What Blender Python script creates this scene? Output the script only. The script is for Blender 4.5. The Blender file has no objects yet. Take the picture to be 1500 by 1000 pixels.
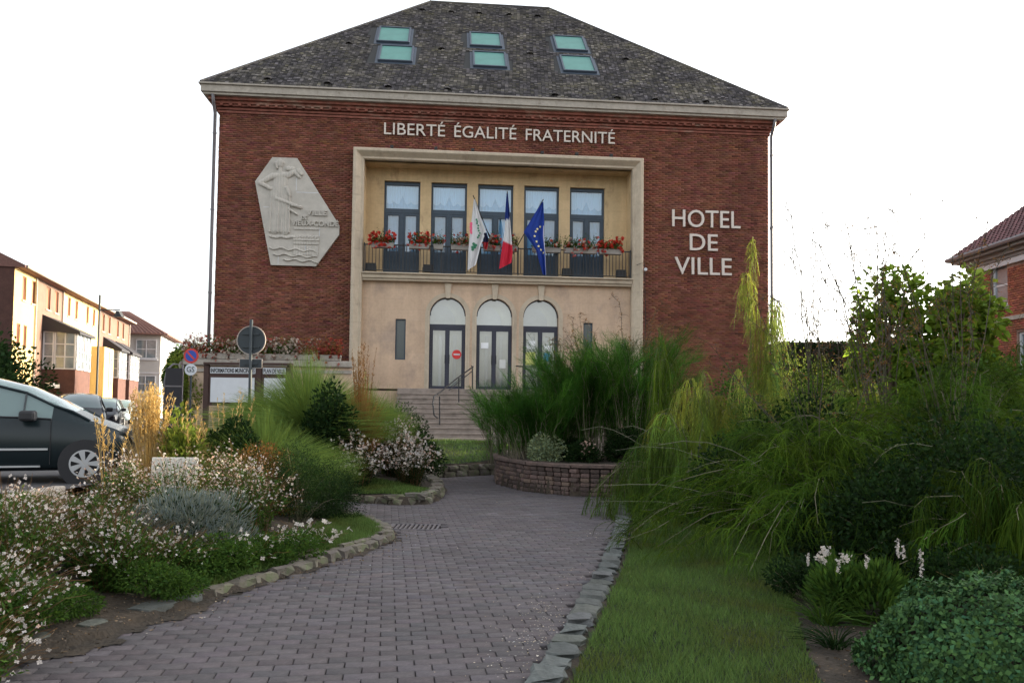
import bpy, math, random
import numpy as np
from math import radians, sin, cos, pi
random.seed(7)
RNG = np.random.default_rng(11)
S = bpy.context.scene
COL = S.collection

# ------------------------------------------------------------------ camera, sky, sun, exposure
F, PITCH, ROLL, HY = 1150., radians(2.5), 0.012, 597.
CY = HY - F*math.tan(PITCH)
EYE = np.array([0, 0, 1.5])
FW = np.array([0, cos(PITCH), sin(PITCH)]); UP0 = np.array([0, -sin(PITCH), cos(PITCH)]); RT0 = np.array([1., 0, 0])
RT = cos(ROLL)*RT0 + sin(ROLL)*UP0; UP = -sin(ROLL)*RT0 + cos(ROLL)*UP0
cam = bpy.data.objects.new('camera', bpy.data.cameras.new('camera')); COL.objects.link(cam)
cam.data.sensor_width = 36.; cam.data.lens = F/1500*36; cam.data.clip_end = 2000; cam.data.clip_start = 0.05
cam.data.shift_y = -(500-CY)/1500.0 * 1.0
import mathutils
cam.matrix_world = mathutils.Matrix(((RT[0], UP[0], -FW[0], 0), (RT[1], UP[1], -FW[1], 0), (RT[2], UP[2], -FW[2], 1.5), (0, 0, 0, 1)))
S.camera = cam
SUN_EL, SUN_AZ = radians(13), radians(25)      # azimuth counted from +X towards +Y
w = bpy.data.worlds.new("World"); S.world = w; w.use_nodes = True
nt = w.node_tree; nt.nodes.clear()
sky = nt.nodes.new('ShaderNodeTexSky'); sky.sky_type = 'NISHITA'; sky.sun_disc = False
sky.sun_elevation = SUN_EL; sky.sun_rotation = radians(90)-SUN_AZ; sky.dust_density = 4.0; sky.air_density = 1.0; sky.ozone_density = 1.0
hs = nt.nodes.new('ShaderNodeHueSaturation'); hs.inputs['Saturation'].default_value = 0.25
bg = nt.nodes.new('ShaderNodeBackground'); bg.inputs['Strength'].default_value = 0.15
wo = nt.nodes.new('ShaderNodeOutputWorld')
nt.links.new(sky.outputs[0], hs.inputs['Color']); nt.links.new(hs.outputs[0], bg.inputs[0]); nt.links.new(bg.outputs[0], wo.inputs[0])
sl = bpy.data.lights.new('sun', 'SUN'); sl.energy = 2.9; sl.angle = radians(0.6); sl.color = (1.0, 0.83, 0.52)
sun = bpy.data.objects.new('sun', sl); COL.objects.link(sun)
sd = mathutils.Vector((cos(SUN_EL)*cos(SUN_AZ), cos(SUN_EL)*sin(SUN_AZ), sin(SUN_EL)))
sun.rotation_euler = sd.to_track_quat('Z', 'Y').to_euler()
S.view_settings.view_transform = 'Standard'; S.view_settings.look = 'None'; S.view_settings.gamma = 1
S.view_settings.use_curve_mapping = False
S.view_settings.exposure = 2.25

# ------------------------------------------------------------------ helpers
def at(px, py, Y):
    v = FW + RT*(px-750)/F - UP*(py-CY)/F
    return EYE + v*(Y/v[1])
def gnd(px, py, z=0.):
    v = FW + RT*(px-750)/F - UP*(py-CY)/F
    return EYE + v*((z-1.5)/v[2])
def link(o, parent=None):
    COL.objects.link(o)
    if parent: o.parent = parent
    return o
def tag(o, label=None, cat=None, group=None, kind=None):
    if label: o['label'] = label
    if cat: o['category'] = cat
    if group: o['group'] = group
    if kind: o['kind'] = kind
    return o
def empty(name, loc=(0, 0, 0), rz=0., label=None, cat=None, group=None):
    o = bpy.data.objects.new(name, None); o.location = loc; o.rotation_euler = (0, 0, rz); o.empty_display_size = .1
    link(o); return tag(o, label, cat, group)
def mesh_np(name, V, Fc, mat, parent=None, col=None, smooth=False, only_mesh=False):
    V = np.asarray(V, np.float32); Fc = np.asarray(Fc, np.int32)
    me = bpy.data.meshes.new(name); n, k = Fc.shape
    me.vertices.add(len(V)); me.vertices.foreach_set('co', V.ravel())
    me.loops.add(n*k); me.loops.foreach_set('vertex_index', Fc.ravel())
    me.polygons.add(n); me.polygons.foreach_set('loop_start', np.arange(0, n*k, k, dtype=np.int32))
    me.polygons.foreach_set('loop_total', np.full(n, k, np.int32))
    if smooth: me.polygons.foreach_set('use_smooth', np.ones(n, bool))
    if col is not None:
        a = me.color_attributes.new('tint', 'FLOAT_COLOR', 'POINT')
        c = np.ones((len(V), 4), np.float32); c[:, :3] = col; a.data.foreach_set('color', c.ravel())
    me.materials.append(mat); me.update(calc_edges=True)
    if only_mesh: return me
    return link(bpy.data.objects.new(name, me), parent)
class MB:
    def __init__(s): s.v = []; s.f = []; s.c = []; s.cc = (1, 1, 1)
    def add(s, vs, fs):
        b = len(s.v); s.v += [tuple(map(float, q)) for q in vs]; s.f += [tuple(i+b for i in q) for q in fs]; s.c += [s.cc]*len(vs); return s
    def box(s, x0, x1, y0, y1, z0, z1, m=None):
        vs = [(x, y, z) for z in (z0, z1) for y in (y0, y1) for x in (x0, x1)]
        if m: vs = [m(p) for p in vs]
        return s.add(vs, [(0, 2, 3, 1), (4, 5, 7, 6), (0, 1, 5, 4), (2, 6, 7, 3), (0, 4, 6, 2), (1, 3, 7, 5)])
    def tube(s, pts, r, n=8, caps=True):
        pts = [np.array(p, float) for p in pts]; K = len(pts)
        rs = r if hasattr(r, '__len__') else [r]*K
        ref = np.array([0, 0, 1.]) if abs((pts[-1]-pts[0])[2]) < .8*np.linalg.norm(pts[-1]-pts[0]) else np.array([1., 0, 0])
        vs = []
        for i, p in enumerate(pts):
            t = pts[min(i+1, K-1)]-pts[max(i-1, 0)]; t = t/(np.linalg.norm(t)+1e-9)
            a = np.cross(t, ref); a /= np.linalg.norm(a)+1e-9; b = np.cross(t, a)
            for k in range(n):
                an = 2*pi*k/n; vs.append(p+rs[i]*(cos(an)*a+sin(an)*b))
        fs = [(i*n+k, i*n+(k+1) % n, (i+1)*n+(k+1) % n, (i+1)*n+k) for i in range(K-1) for k in range(n)]
        if caps: fs += [tuple(range(n)), tuple(range((K-1)*n, K*n))[::-1]]
        return s.add(vs, fs)
    def disc(s, c, r, y0, y1, n=32):       # cylinder along local y
        vs = [(c[0]+r*cos(2*pi*k/n), y, c[1]+r*sin(2*pi*k/n)) for y in (y0, y1) for k in range(n)]
        return s.add(vs, [(k, (k+1) % n, n+(k+1) % n, n+k) for k in range(n)]+[tuple(range(n)), tuple(range(n, 2*n))[::-1]])
    def prism(s, poly, y0, y1):           # polygon in x,z extruded along y
        n = len(poly)
        return s.add([(p[0], y, p[1]) for y in (y0, y1) for p in poly], [(k, (k+1) % n, n+(k+1) % n, n+k) for k in range(n)]+[tuple(range(n)), tuple(range(n, 2*n))[::-1]])
    def prismz(s, poly, z0, z1):
        n = len(poly)
        return s.add([(p[0], p[1], z) for z in (z0, z1) for p in poly], [(k, (k+1) % n, n+(k+1) % n, n+k) for k in range(n)]+[tuple(range(n)), tuple(range(n, 2*n))[::-1]])
    def build(s, name, mat, parent=None, smooth=False, bevel=0, tint=False, fix=True):
        me = bpy.data.meshes.new(name); me.from_pydata(s.v, [], s.f)
        if tint:
            a = me.color_attributes.new('tint', 'FLOAT_COLOR', 'POINT')
            a.data.foreach_set('color', np.array([(*c, 1) for c in s.c], np.float32).ravel())
        me.materials.append(mat); me.validate(); me.update()
        if fix:
            import bmesh
            bm = bmesh.new(); bm.from_mesh(me); bmesh.ops.recalc_face_normals(bm, faces=bm.faces); bm.to_mesh(me); bm.free()
        if smooth: me.polygons.foreach_set('use_smooth', [True]*len(me.polygons))
        o = link(bpy.data.objects.new(name, me), parent)
        if bevel:
            b = o.modifiers.new('bevel', 'BEVEL'); b.width = bevel; b.segments = 2; b.limit_method = 'ANGLE'
        return o

# ------------------------------------------------------------------ materials
def M(name, col, rough=.8, metal=0., noise=None, bump=None, tint=False, transl=0., spec=.4, col2=None, emis=0., extra=None):
    m = bpy.data.materials.new(name); m.use_nodes = True; n = m.node_tree.nodes; L = m.node_tree.links
    b = n['Principled BSDF']; b.inputs['Roughness'].default_value = rough; b.inputs['Metallic'].default_value = metal
    b.inputs['Specular IOR Level'].default_value = spec
    tc = n.new('ShaderNodeTexCoord'); co = tc.outputs['Object']
    src = None
    rgb = n.new('ShaderNodeRGB'); rgb.outputs[0].default_value = (*col, 1); src = rgb.outputs[0]
    if noise:                              # list of (scale, amount) value variations
        for (sc, am, *rest) in (noise if isinstance(noise, list) else [noise]):
            t = n.new('ShaderNodeTexNoise'); t.inputs['Scale'].default_value = sc; t.inputs['Detail'].default_value = 6; t.inputs['Roughness'].default_value = .65
            if rest:
                mp = n.new('ShaderNodeMapping'); mp.inputs['Scale'].default_value = rest[0]; L.new(co, mp.inputs[0]); L.new(mp.outputs[0], t.inputs[0])
            else: L.new(co, t.inputs[0])
            mr = n.new('ShaderNodeMapRange'); mr.inputs[1].default_value = .3; mr.inputs[2].default_value = .7
            mr.inputs[3].default_value = 1-am; mr.inputs[4].default_value = 1+am; L.new(t.outputs[0], mr.inputs[0])
            mx = n.new('ShaderNodeVectorMath'); mx.operation = 'SCALE'; L.new(src, mx.inputs[0]); L.new(mr.outputs[0], mx.inputs['Scale']); src = mx.outputs[0]
    if col2:                               # (colour, scale, threshold low, high, [mapping scale])
        c2, sc, lo, hi, *rest = col2
        t = n.new('ShaderNodeTexNoise'); t.inputs['Scale'].default_value = sc; t.inputs['Detail'].default_value = 8; t.inputs['Roughness'].default_value = .7
        if rest:
            mp = n.new('ShaderNodeMapping'); mp.inputs['Scale'].default_value = rest[0]; mp.inputs['Location'].default_value = (3.1, 5.7, 1.3); L.new(co, mp.inputs[0]); L.new(mp.outputs[0], t.inputs[0])
        else: L.new(co, t.inputs[0])
        mr = n.new('ShaderNodeMapRange'); mr.inputs[1].default_value = lo; mr.inputs[2].default_value = hi; L.new(t.outputs[0], mr.inputs[0])
        mx = n.new('ShaderNodeMix'); mx.data_type = 'RGBA'; L.new(mr.outputs[0], mx.inputs[0]); L.new(src, mx.inputs[6]); mx.inputs[7].default_value = (*c2, 1); src = mx.outputs[2]
    if tint:
        a = n.new('ShaderNodeAttribute'); a.attribute_name = 'tint'
        mx = n.new('ShaderNodeVectorMath'); mx.operation = 'MULTIPLY'; L.new(src, mx.inputs[0]); L.new(a.outputs['Vector'], mx.inputs[1]); src = mx.outputs[0]
    L.new(src, b.inputs['Base Color'])
    if bump:
        sc, st, *rest = bump
        t = n.new('ShaderNodeTexNoise'); t.inputs['Scale'].default_value = sc; t.inputs['Detail'].default_value = 5
        if rest:
            mp = n.new('ShaderNodeMapping'); mp.inputs['Scale'].default_value = rest[0]; L.new(co, mp.inputs[0]); L.new(mp.outputs[0], t.inputs[0])
        else: L.new(co, t.inputs[0])
        bp = n.new('ShaderNodeBump'); bp.inputs['Strength'].default_value = st; bp.inputs['Distance'].default_value = .02
        L.new(t.outputs[0], bp.inputs['Height']); L.new(bp.outputs[0], b.inputs['Normal'])
    if transl:
        tr = n.new('ShaderNodeBsdfTranslucent'); L.new(src, tr.inputs[0])
        ms = n.new('ShaderNodeMixShader'); ms.inputs[0].default_value = transl
        o = n['Material Output']; L.new(b.outputs[0], ms.inputs[1]); L.new(tr.outputs[0], ms.inputs[2]); L.new(ms.outputs[0], o.inputs[0])
    if extra: extra(m, n, L, b, co, src)
    return m
def ashlar(w_, h_, dark=.75, strength=.35):
    def ex(m, n, L, b, co, src):
        sx = n.new('ShaderNodeSeparateXYZ'); L.new(co, sx.inputs[0]); cx = n.new('ShaderNodeCombineXYZ'); L.new(sx.outputs[0], cx.inputs[0]); L.new(sx.outputs[2], cx.inputs[1])
        t = n.new('ShaderNodeTexBrick'); t.inputs['Scale'].default_value = 1; t.inputs['Brick Width'].default_value = w_; t.inputs['Row Height'].default_value = h_
        t.inputs['Mortar Size'].default_value = .006; t.inputs['Mortar Smooth'].default_value = .3
        t.inputs['Color1'].default_value = (1, 1, 1, 1); t.inputs['Color2'].default_value = (.93, .92, .9, 1); t.inputs['Mortar'].default_value = (dark, dark, dark, 1)
        L.new(cx.outputs[0], t.inputs[0])
        mx = n.new('ShaderNodeVectorMath'); mx.operation = 'MULTIPLY'; L.new(src, mx.inputs[0]); L.new(t.outputs[0], mx.inputs[1]); L.new(mx.outputs[0], b.inputs['Base Color'])
    return ex
def glassy(m, n, L, b, co, src, k=.10):           # thin pane: see through, reflecting by angle
    g = n.new('ShaderNodeBsdfGlossy'); g.inputs['Roughness'].default_value = .02
    t = n.new('ShaderNodeBsdfTransparent'); L.new(src, t.inputs[0])
    f = n.new('ShaderNodeFresnel'); f.inputs[0].default_value = 1.6
    mr = n.new('ShaderNodeMath'); mr.operation = 'MULTIPLY_ADD'; mr.inputs[1].default_value = 1.2; mr.inputs[2].default_value = k; L.new(f.outputs[0], mr.inputs[0])
    ms = n.new('ShaderNodeMixShader'); L.new(mr.outputs[0], ms.inputs[0]); L.new(t.outputs[0], ms.inputs[1]); L.new(g.outputs[0], ms.inputs[2])
    L.new(ms.outputs[0], n['Material Output'].inputs[0])
m_brick = M('hall brick', (.185, .074, .050), .9, spec=.15, noise=[(30, .2), (.45, .2), (1.1, .10, (2.2, 1, .10))], col2=((.125, .050, .038), .8, .48, .72, (1, 1, .35)), tint=True, bump=(60, .3))
m_mortar = M('mortar', (.17, .10, .08), .95, noise=(3, .4), col2=((.40, .27, .21), .35, .48, .66))
m_tile = M('roof tile', (.066, .060, .063), .85, noise=(14, .45), tint=True, col2=((.155, .14, .105), .9, .45, .75), bump=(40, .5))
m_tileback = M('roof underlay', (.035, .035, .035), .9)
m_stone = M('cream stone', (.46, .385, .295), .85, noise=[(1.1, .13), (9, .08)], col2=((.24, .19, .14), 1.0, .56, .8, (1, 1, .35)), bump=(50, .25))
m_stone_up = M('yellow stone', (.55, .405, .235), .85, noise=[(1.2, .12, (2.5, 1, .15)), (1.3, .08), (12, .06)], col2=((.28, .19, .11), 1.6, .55, .75, (1, 1, .5)), bump=(50, .25), extra=ashlar(1.1, .36, .86))
m_stone_lo = M('pale stone', (.54, .395, .285), .85, noise=[(1.1, .10, (2.2, 1, .15)), (.9, .07), (12, .07)], col2=((.31, .24, .20), .7, .5, .7, (1, 1, .7)), bump=(50, .25), extra=ashlar(.9, .37, .86))
m_cornice = M('weathered cornice', (.34, .305, .265), .85, noise=[(8, .15), (1.5, .12)], col2=((.2, .17, .14), 5, .55, .7))
m_letter = M('white letter', (.58, .52, .47), .6)
m_frame = M('blue-grey frame', (.032, .052, .078), .45, noise=(8, .15))
m_dframe = M('dark door frame', (.028, .03, .05), .4)
m_glass = M('window glass', (.66, .86, 1.0), .05, extra=glassy)
m_glassd = M('door glass', (.9, .94, .92), .05, extra=lambda *a: glassy(*a, k=.22))
m_curtain = M('voile curtain', (.50, .68, .82), .9, noise=(6, .08), transl=.3)
m_blind = M('interior wall', (.72, .73, .68), .9, noise=(1.5, .1))
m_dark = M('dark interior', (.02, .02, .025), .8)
m_black = M('black metal', (.02, .02, .022), .5)
m_skyl = M('skylight glass', (.10, .235, .21), .4, spec=.1, noise=(2, .1))
m_lead = M('lead flashing', (.045, .06, .085), .5)
m_step = M('step stone', (.27, .225, .195), .9, noise=[(3, .2), (20, .12)], col2=((.16, .13, .11), 2.5, .5, .7), bump=(30, .4))
m_wood = M('brown wood', (.05, .025, .02), .7)
m_white = M('white board', (.55, .57, .60), .6, noise=(5, .06))
m_ink = M('ink', (.03, .03, .035), .7)
m_relief = M('relief stone', (.43, .40, .36), .85, noise=[(5, .1), (1.5, .08)], bump=(40, .3))
m_planter = M('planter', (.24, .22, .20), .8, noise=(6, .2))
m_zinc = M('zinc pipe', (.14, .13, .14), .5, metal=.3)
m_paver = M('paver', (.091, .079, .083), .88, noise=[(25, .22), (.7, .14)], tint=True, col2=((.20, .18, .20), 1.4, .60, .82), bump=(90, .45))
m_sand = M('joint sand', (.028, .024, .024), .95, noise=(20, .3))
m_rock = M('kerb stone', (.135, .118, .098), .9, noise=[(6, .3), (40, .15)], tint=True, col2=((.10, .12, .06), 5, .5, .65), bump=(25, .8))
m_rockg = M('blue edging stone', (.080, .086, .080), .85, noise=[(7, .25), (40, .15)], tint=True, bump=(25, .8))
m_block = M('planter block', (.125, .085, .072), .9, noise=[(12, .3), (50, .15)], tint=True, col2=((.06, .045, .04), 2.5, .5, .65), bump=(35, .6))
m_soil = M('soil', (.034, .026, .018), .95, noise=[(9, .4), (60, .3)], col2=((.085, .062, .042), 3, .5, .75), bump=(30, 1.0))
m_turf = M('turf', (.016, .028, .007), .95, noise=[(8, .3), (60, .3)], bump=(60, 1.0))
m_asphalt = M('asphalt', (.07, .068, .072), .9, noise=[(2, .12), (120, .2)], bump=(150, .4))
m_far = M('far ground', (.07, .08, .05), .95, noise=(.05, .3))
def leafm(name, col, tr=.4, rough=.6, spec=.08): return M(name, col, rough, tint=True, transl=tr, spec=spec)
l_dark = leafm('dark shaded leaf', (.015, .034, .009)); l_mid = leafm('mid leaf', (.048, .095, .016)); l_bright = leafm('bright leaf', (.14, .21, .025), .6)  # l_dark holds painted shade: deepened for the dark shrub interiors
l_yel = leafm('yellow green leaf', (.17, .22, .035), .5); l_grey = leafm('grey leaf', (.17, .195, .165), .2); l_herb = leafm('herb leaf', (.050, .108, .038), .2)
l_tam = leafm('feathery green', (.052, .096, .010), .5); l_tamy = leafm('sunlit pale feathery green', (.165, .205, .038), .55); l_tamm = leafm('fresh feathery green', (.085, .135, .022), .5); l_broom = leafm('broom green', (.036, .095, .012), .45)  # l_tamy is pushed to bright yellow to imitate sun on the tamarisks
l_grass = leafm('ornamental grass', (.135, .20, .042), .45); l_straw = leafm('straw', (.48, .33, .13), .4, .7); l_rust = leafm('rusty grass', (.22, .11, .035), .35, .8)
l_lawn = leafm('lawn blade', (.090, .155, .042), .4); l_stem = leafm('reddish stem', (.12, .07, .035), .2, .8)
l_flow = leafm('white petal', (.55, .50, .455), .3, .7); l_pink = leafm('pinkish petal', (.52, .36, .29), .3, .7); l_red = leafm('red petal', (.50, .045, .032), .3, .6)
m_bark = M('bark', (.10, .07, .05), .9, noise=(20, .3), bump=(30, .8))
m_dtwig = M('dark twig', (.055, .045, .03), .85, noise=(20, .3))
m_ptwig = M('pale twig', (.12, .12, .08), .8, noise=(20, .3))
m_twig = M('twig', (.13, .115, .075), .85, noise=(20, .3))

# ------------------------------------------------------------------ terrain
KA = [(-5.2, 1.6), (-3.9, 3.0), (-2.98, 4.25), (-2.62, 5.0), (-2.25, 6.28), (-1.84, 7.22), (-1.45, 8.3), (-1.30, 8.95), (-1.42, 9.5), (-1.85, 10.4), (-2.4, 11.05), (-3.4, 11.3), (-6.5, 11.45)]
KB = [(-6.5, 12.75), (-3.6, 12.6), (-2.45, 12.35), (-1.75, 12.05), (-1.25, 12.2), (-1.12, 13.2), (-1.22, 14.5), (-1.6, 16.0), (-1.95, 16.6)]
KC = [(-2.1, 16.35), (-1.5, 16.75), (-.9, 17.2), (-.3, 17.7), (.5, 18.2)]
KE = [(-.9, 1.5), (-.25, 3.0), (.13, 4.36), (.39, 5.43), (.87, 7.53), (1.16, 9.0), (1.42, 10.47), (1.62, 12.0), (1.72, 13.5)]
KD = [(-.30, 16.6), (-.24, 15.5), (.32, 14.2), (1.05, 13.6), (1.6, 13.5), (2.6, 13.5), (4.6, 13.9)]
BED_A = KA + [(-6.5, 1.6)]
BED_B = KB + [(-2.1, 16.9), (-2.1, 19.5), (-6.5, 19.5)]
def inside(poly, X, Y):
    X = np.asarray(X, float); Y = np.asarray(Y, float); r = np.zeros(X.shape, bool); n = len(poly)
    for i in range(n):
        x0, y0 = poly[i]; x1, y1 = poly[(i+1) % n]
        if y0 == y1: continue
        c = ((y0 > Y) != (y1 > Y)) & (X < (x1-x0)*(Y-y0)/(y1-y0)+x0); r ^= c
    return r
def dist(poly, X, Y):
    X = np.asarray(X, float); Y = np.asarray(Y, float); d = np.full(X.shape, 99.)
    for (x0, y0), (x1, y1) in zip(poly[:-1], poly[1:]):
        dx, dy = x1-x0, y1-y0; t = np.clip(((X-x0)*dx+(Y-y0)*dy)/(dx*dx+dy*dy), 0, 1)
        d = np.minimum(d, np.hypot(X-x0-t*dx, Y-y0-t*dy))
    return d
RIGHT = KE + [(1.72, 13.5), (30, 13.5), (30, 1.5)]
PLANT = KD + [(30, 13.9), (30, 22.), (-.3, 22.), (-.3, 18.)]
MOUND = [(-2.1, 16.6), (-1.5, 16.85), (-.9, 17.3), (-.3, 17.8), (.6, 18.3), (.6, 21.8), (-3.6, 21.8), (-3.6, 18)]
def smooth01(t): t = np.clip(t, 0, 1); return t*t*(3-2*t)
def height(X, Y):
    X = np.asarray(X, float); Y = np.asarray(Y, float); h = np.full(X.shape, -.06)
    a = inside(BED_A, X, Y); h = np.where(a, .05+.21*smooth01((dist(KA, X, Y)-.05)/2.2), h)
    b = inside(BED_B, X, Y); h = np.where(b, .10+.22*smooth01((dist(KB, X, Y)-.05)/2.0), h)
    r = inside(RIGHT, X, Y); h = np.where(r, .015+.16*smooth01((dist(KE, X, Y)-1.2)/4.), h)
    p = inside(PLANT, X, Y); h = np.where(p, .54, h)
    m = inside(MOUND, X, Y) & ~p; h = np.where(m, .26+.3*smooth01((Y-17.)/3.5), h)
    bump = .02*np.sin(X*3.1+1)*np.sin(Y*2.7)+.012*np.sin(X*9.1)*np.sin(Y*8.3+X)
    h = np.where(h > 0, h+bump*np.clip((h)/.1, 0, 1)*.8, h)
    return h
def grid_sheet(name, x0, x1, y0, y1, st, mat, hf, dz=0., mask=None, kind='structure', parent=None):
    xs = np.arange(x0, x1+st*.5, st); ys = np.arange(y0, y1+st*.5, st); X, Y = np.meshgrid(xs, ys); Z = hf(X, Y)+dz
    nx, ny = len(xs), len(ys); V = np.stack([X.ravel(), Y.ravel(), Z.ravel()], 1)
    i, j = np.meshgrid(np.arange(nx-1), np.arange(ny-1)); a = (j*nx+i).ravel(); Fc = np.stack([a, a+1, a+nx+1, a+nx], 1)
    if mask is not None:
        cx = (X[:-1, :-1]+st/2).ravel(); cy = (Y[:-1, :-1]+st/2).ravel(); Fc = Fc[mask(cx, cy)]
    o = mesh_np(name, V, Fc, mat, smooth=True, parent=parent); tag(o, kind=kind); return o
grid_sheet('garden_soil', -6.5, 14, -1, 27, .1, m_soil, height)
MB().add([(-600, -400, -.09), (600, -400, -.09), (600, 1200, -.09), (-600, 1200, -.09)], [(0, 1, 2, 3)]).build('ground', m_far); tag(bpy.data.objects['ground'], kind='structure')
MB().add([(-70, -10, .245), (-6.45, -10, .245), (-6.45, 130, .245), (-70, 130, .245)], [(0, 1, 2, 3)]).build('street', m_asphalt); tag(bpy.data.objects['street'], kind='structure')
MB().box(14, 60, -30, 60, -.1, .05).build('side_street', m_asphalt); tag(bpy.data.objects['side_street'], kind='structure')
k = MB().box(-6.6, -6.42, -2, 11.4, -.1, .30).box(-6.6, -6.42, 12.8, 26, -.1, .30).build('street_kerb', m_cornice, bevel=.02); tag(k, kind='structure')
PATH = [(-.9, 1.0), (-.9, 1.5)]+KE[1:]+[(1.72, 13.48)]+KD[::-1][2:]+KC[::-1][1:]+KB[::-1]+[(-6.4, 12.7), (-6.4, 11.5)]+KA[::-1]+[(-5.2, 1.0)]
# path bed and pavers
pb = grid_sheet('path', -6.4, 2.2, .8, 18.2, .1, m_sand, lambda X, Y: X*0-.022, mask=lambda x, y: inside(PATH, x, y) | (dist(PATH+[PATH[0]], x, y) < .12))
PA = radians(9)
def paver_mesh(seed):
    r = random.Random(seed); L, W = .0972+r.uniform(-.001, .001), .0490; z = .0; b = .004
    vs = [(-L, -W, -.03), (L, -W, -.03), (L, W, -.03), (-L, W, -.03), (-L, -W, z-b), (L, -W, z-b), (L, W, z-b), (-L, W, z-b), (-L+b, -W+b, z), (L-b, -W+b, z), (L-b, W-b, z), (-L+b, W-b, z)]
    fs = [(0, 1, 5, 4), (1, 2, 6, 5), (2, 3, 7, 6), (3, 0, 4, 7), (4, 5, 9, 8), (5, 6, 10, 9), (6, 7, 11, 10), (7, 4, 8, 11), (8, 9, 10, 11)]
    return np.array(vs), fs
pv, pf = paver_mesh(1); pts = []
for j in range(10, 200):
    for i in range(-50, 50):
        lx = i*.2+(j % 2)*.1; ly = j*.1
        x = lx*cos(PA)-ly*sin(PA)*1.0+1.2; y = lx*sin(PA)+ly*cos(PA)
        pts.append((x, y))
pts = np.array(pts); pts = pts[inside(PATH, pts[:, 0], pts[:, 1]) & (pts[:, 1] > 1.2)]
DRAIN = at(610, 771, 9.9); DR = (-1.20, 9.9)
pts = pts[~((abs(pts[:, 0]-DR[0]) < .33) & (abs(pts[:, 1]-DR[1]) < .25))]
vis = (pts[:, 1] > 4.15) & (pts[:, 0]/pts[:, 1] > -.67)
order = np.argsort(np.where(vis, pts[:, 1], 99)); near = pts[order[:300]]; rest = pts[order[300:]]
def ptint(n): v = RNG.normal(1, .10, n); c = np.stack([v*RNG.normal(1, .03, n), v, v*RNG.normal(1, .03, n)], 1); return np.clip(c, .6, 1.4)
variants = []
for k in range(10):
    me = mesh_np('paver', pv, [f for f in pf], m_paver, col=np.tile(ptint(1), (len(pv), 1)), only_mesh=True); variants.append(me)
for (x, y) in near:
    o = link(bpy.data.objects.new('paver', random.choice(variants)), pb)
    o.location = (x, y, random.uniform(-.002, .002)); o.rotation_euler = (random.uniform(-.012, .012), random.uniform(-.008, .008), PA+random.uniform(-.012, .012))
def stamp(pv, pf, P, rot, tints, mat, name, parent, jit=.0):
    n = len(P); nv = len(pv); V = np.empty((n, nv, 3), np.float32)
    rz = rot+RNG.normal(0, .006, n); c, s_ = np.cos(rz), np.sin(rz)
    V[:, :, 0] = pv[None, :, 0]*c[:, None]-pv[None, :, 1]*s_[:, None]+P[:, 0:1]
    V[:, :, 1] = pv[None, :, 0]*s_[:, None]+pv[None, :, 1]*c[:, None]+P[:, 1:2]
    tx = RNG.normal(0, .008, (n, 1)); ty = RNG.normal(0, .008, (n, 1))
    V[:, :, 2] = pv[None, :, 2]+RNG.normal(0, jit, (n, 1))+pv[None, :, 0]*tx+pv[None, :, 1]*ty
    Fc = (np.array(pf)[None]+(np.arange(n)*nv)[:, None, None]).reshape(-1, len(pf[0]))
    o = mesh_np(name, V.reshape(-1, 3), Fc, mat, parent, col=np.repeat(tints, nv, 0)); tag(o, kind='stuff'); return o
stamp(pv, pf, rest, PA, ptint(len(rest)), m_paver, 'far_pavers', pb, .0012)

grid_sheet('path_dirt', -3.4, -1.0, 3.2, 9.0, .03, m_soil, lambda X, Y: .004+.006*np.abs(np.sin(X*23+Y*9)*np.sin(Y*31-X*5)), mask=lambda x, y: (dist(KA, x, y) < np.where(y < 6.3, .13, .03)+.05*np.sin(y*7+x*3)+.03*np.sin(y*23)+.02*np.sin(x*41)))
# rocks
def rock_mesh(name, dx, dy, dz, seed, mat, jag=.14, tv=None):
    import bmesh
    r = random.Random(seed); bm = bmesh.new(); bmesh.ops.create_cube(bm, size=2); bmesh.ops.subdivide_edges(bm, edges=bm.edges, cuts=1, use_grid_fill=True)
    for v in bm.verts:
        k = (abs(v.co.x) > .9)+(abs(v.co.y) > .9)+(abs(v.co.z) > .9); f = {1: 1.0, 2: .95, 3: .86}[k]
        v.co = mathutils.Vector((v.co.x*dx*f*(1+r.uniform(-jag, jag)), v.co.y*dy*f*(1+r.uniform(-jag, jag)), v.co.z*dz*f*(1+r.uniform(-jag, jag))))
    me = bpy.data.meshes.new(name); bm.to_mesh(me); bm.free()
    a = me.color_attributes.new('tint', 'FLOAT_COLOR', 'POINT'); t = tv or r.uniform(.75, 1.3); c = (t, t*r.uniform(.94, 1.02), t*r.uniform(.88, 1.04), 1)
    a.data.foreach_set('color', np.array([c]*len(me.vertices), np.float32).ravel()); me.materials.append(mat); return me
def walk(poly, step):
    out = []; carry = 0.
    for (x0, y0), (x1, y1) in zip(poly[:-1], poly[1:]):
        L = math.hypot(x1-x0, y1-y0); t = carry
        while t < L: out.append((x0+(x1-x0)*t/L, y0+(y1-y0)*t/L, math.atan2(y1-y0, x1-x0))); t += step if not callable(step) else step()
        carry = t-L
    return out
def stone_row(root, poly, L, wd, h, mat, z0=0., seed=0, off=0., jag=.13):
    r = random.Random(seed); ms = [rock_mesh('stone', L/2*.97, wd/2, h/2, seed*31+i, mat, jag) for i in range(7)]
    for (x, y, a) in walk(poly, L):
        o = link(bpy.data.objects.new('stone', r.choice(ms)), root); s_ = r.uniform(.82, 1.12)
        o.location = (x-sin(a)*off, y+cos(a)*off, z0+h/2*.8+r.uniform(-.01, .01)); o.scale = (r.uniform(.8, 1.05), s_, r.uniform(.85, 1.15)); o.rotation_euler = (r.uniform(-.07, .07), r.uniform(-.05, .05), a+r.uniform(-.12, .12))
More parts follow.
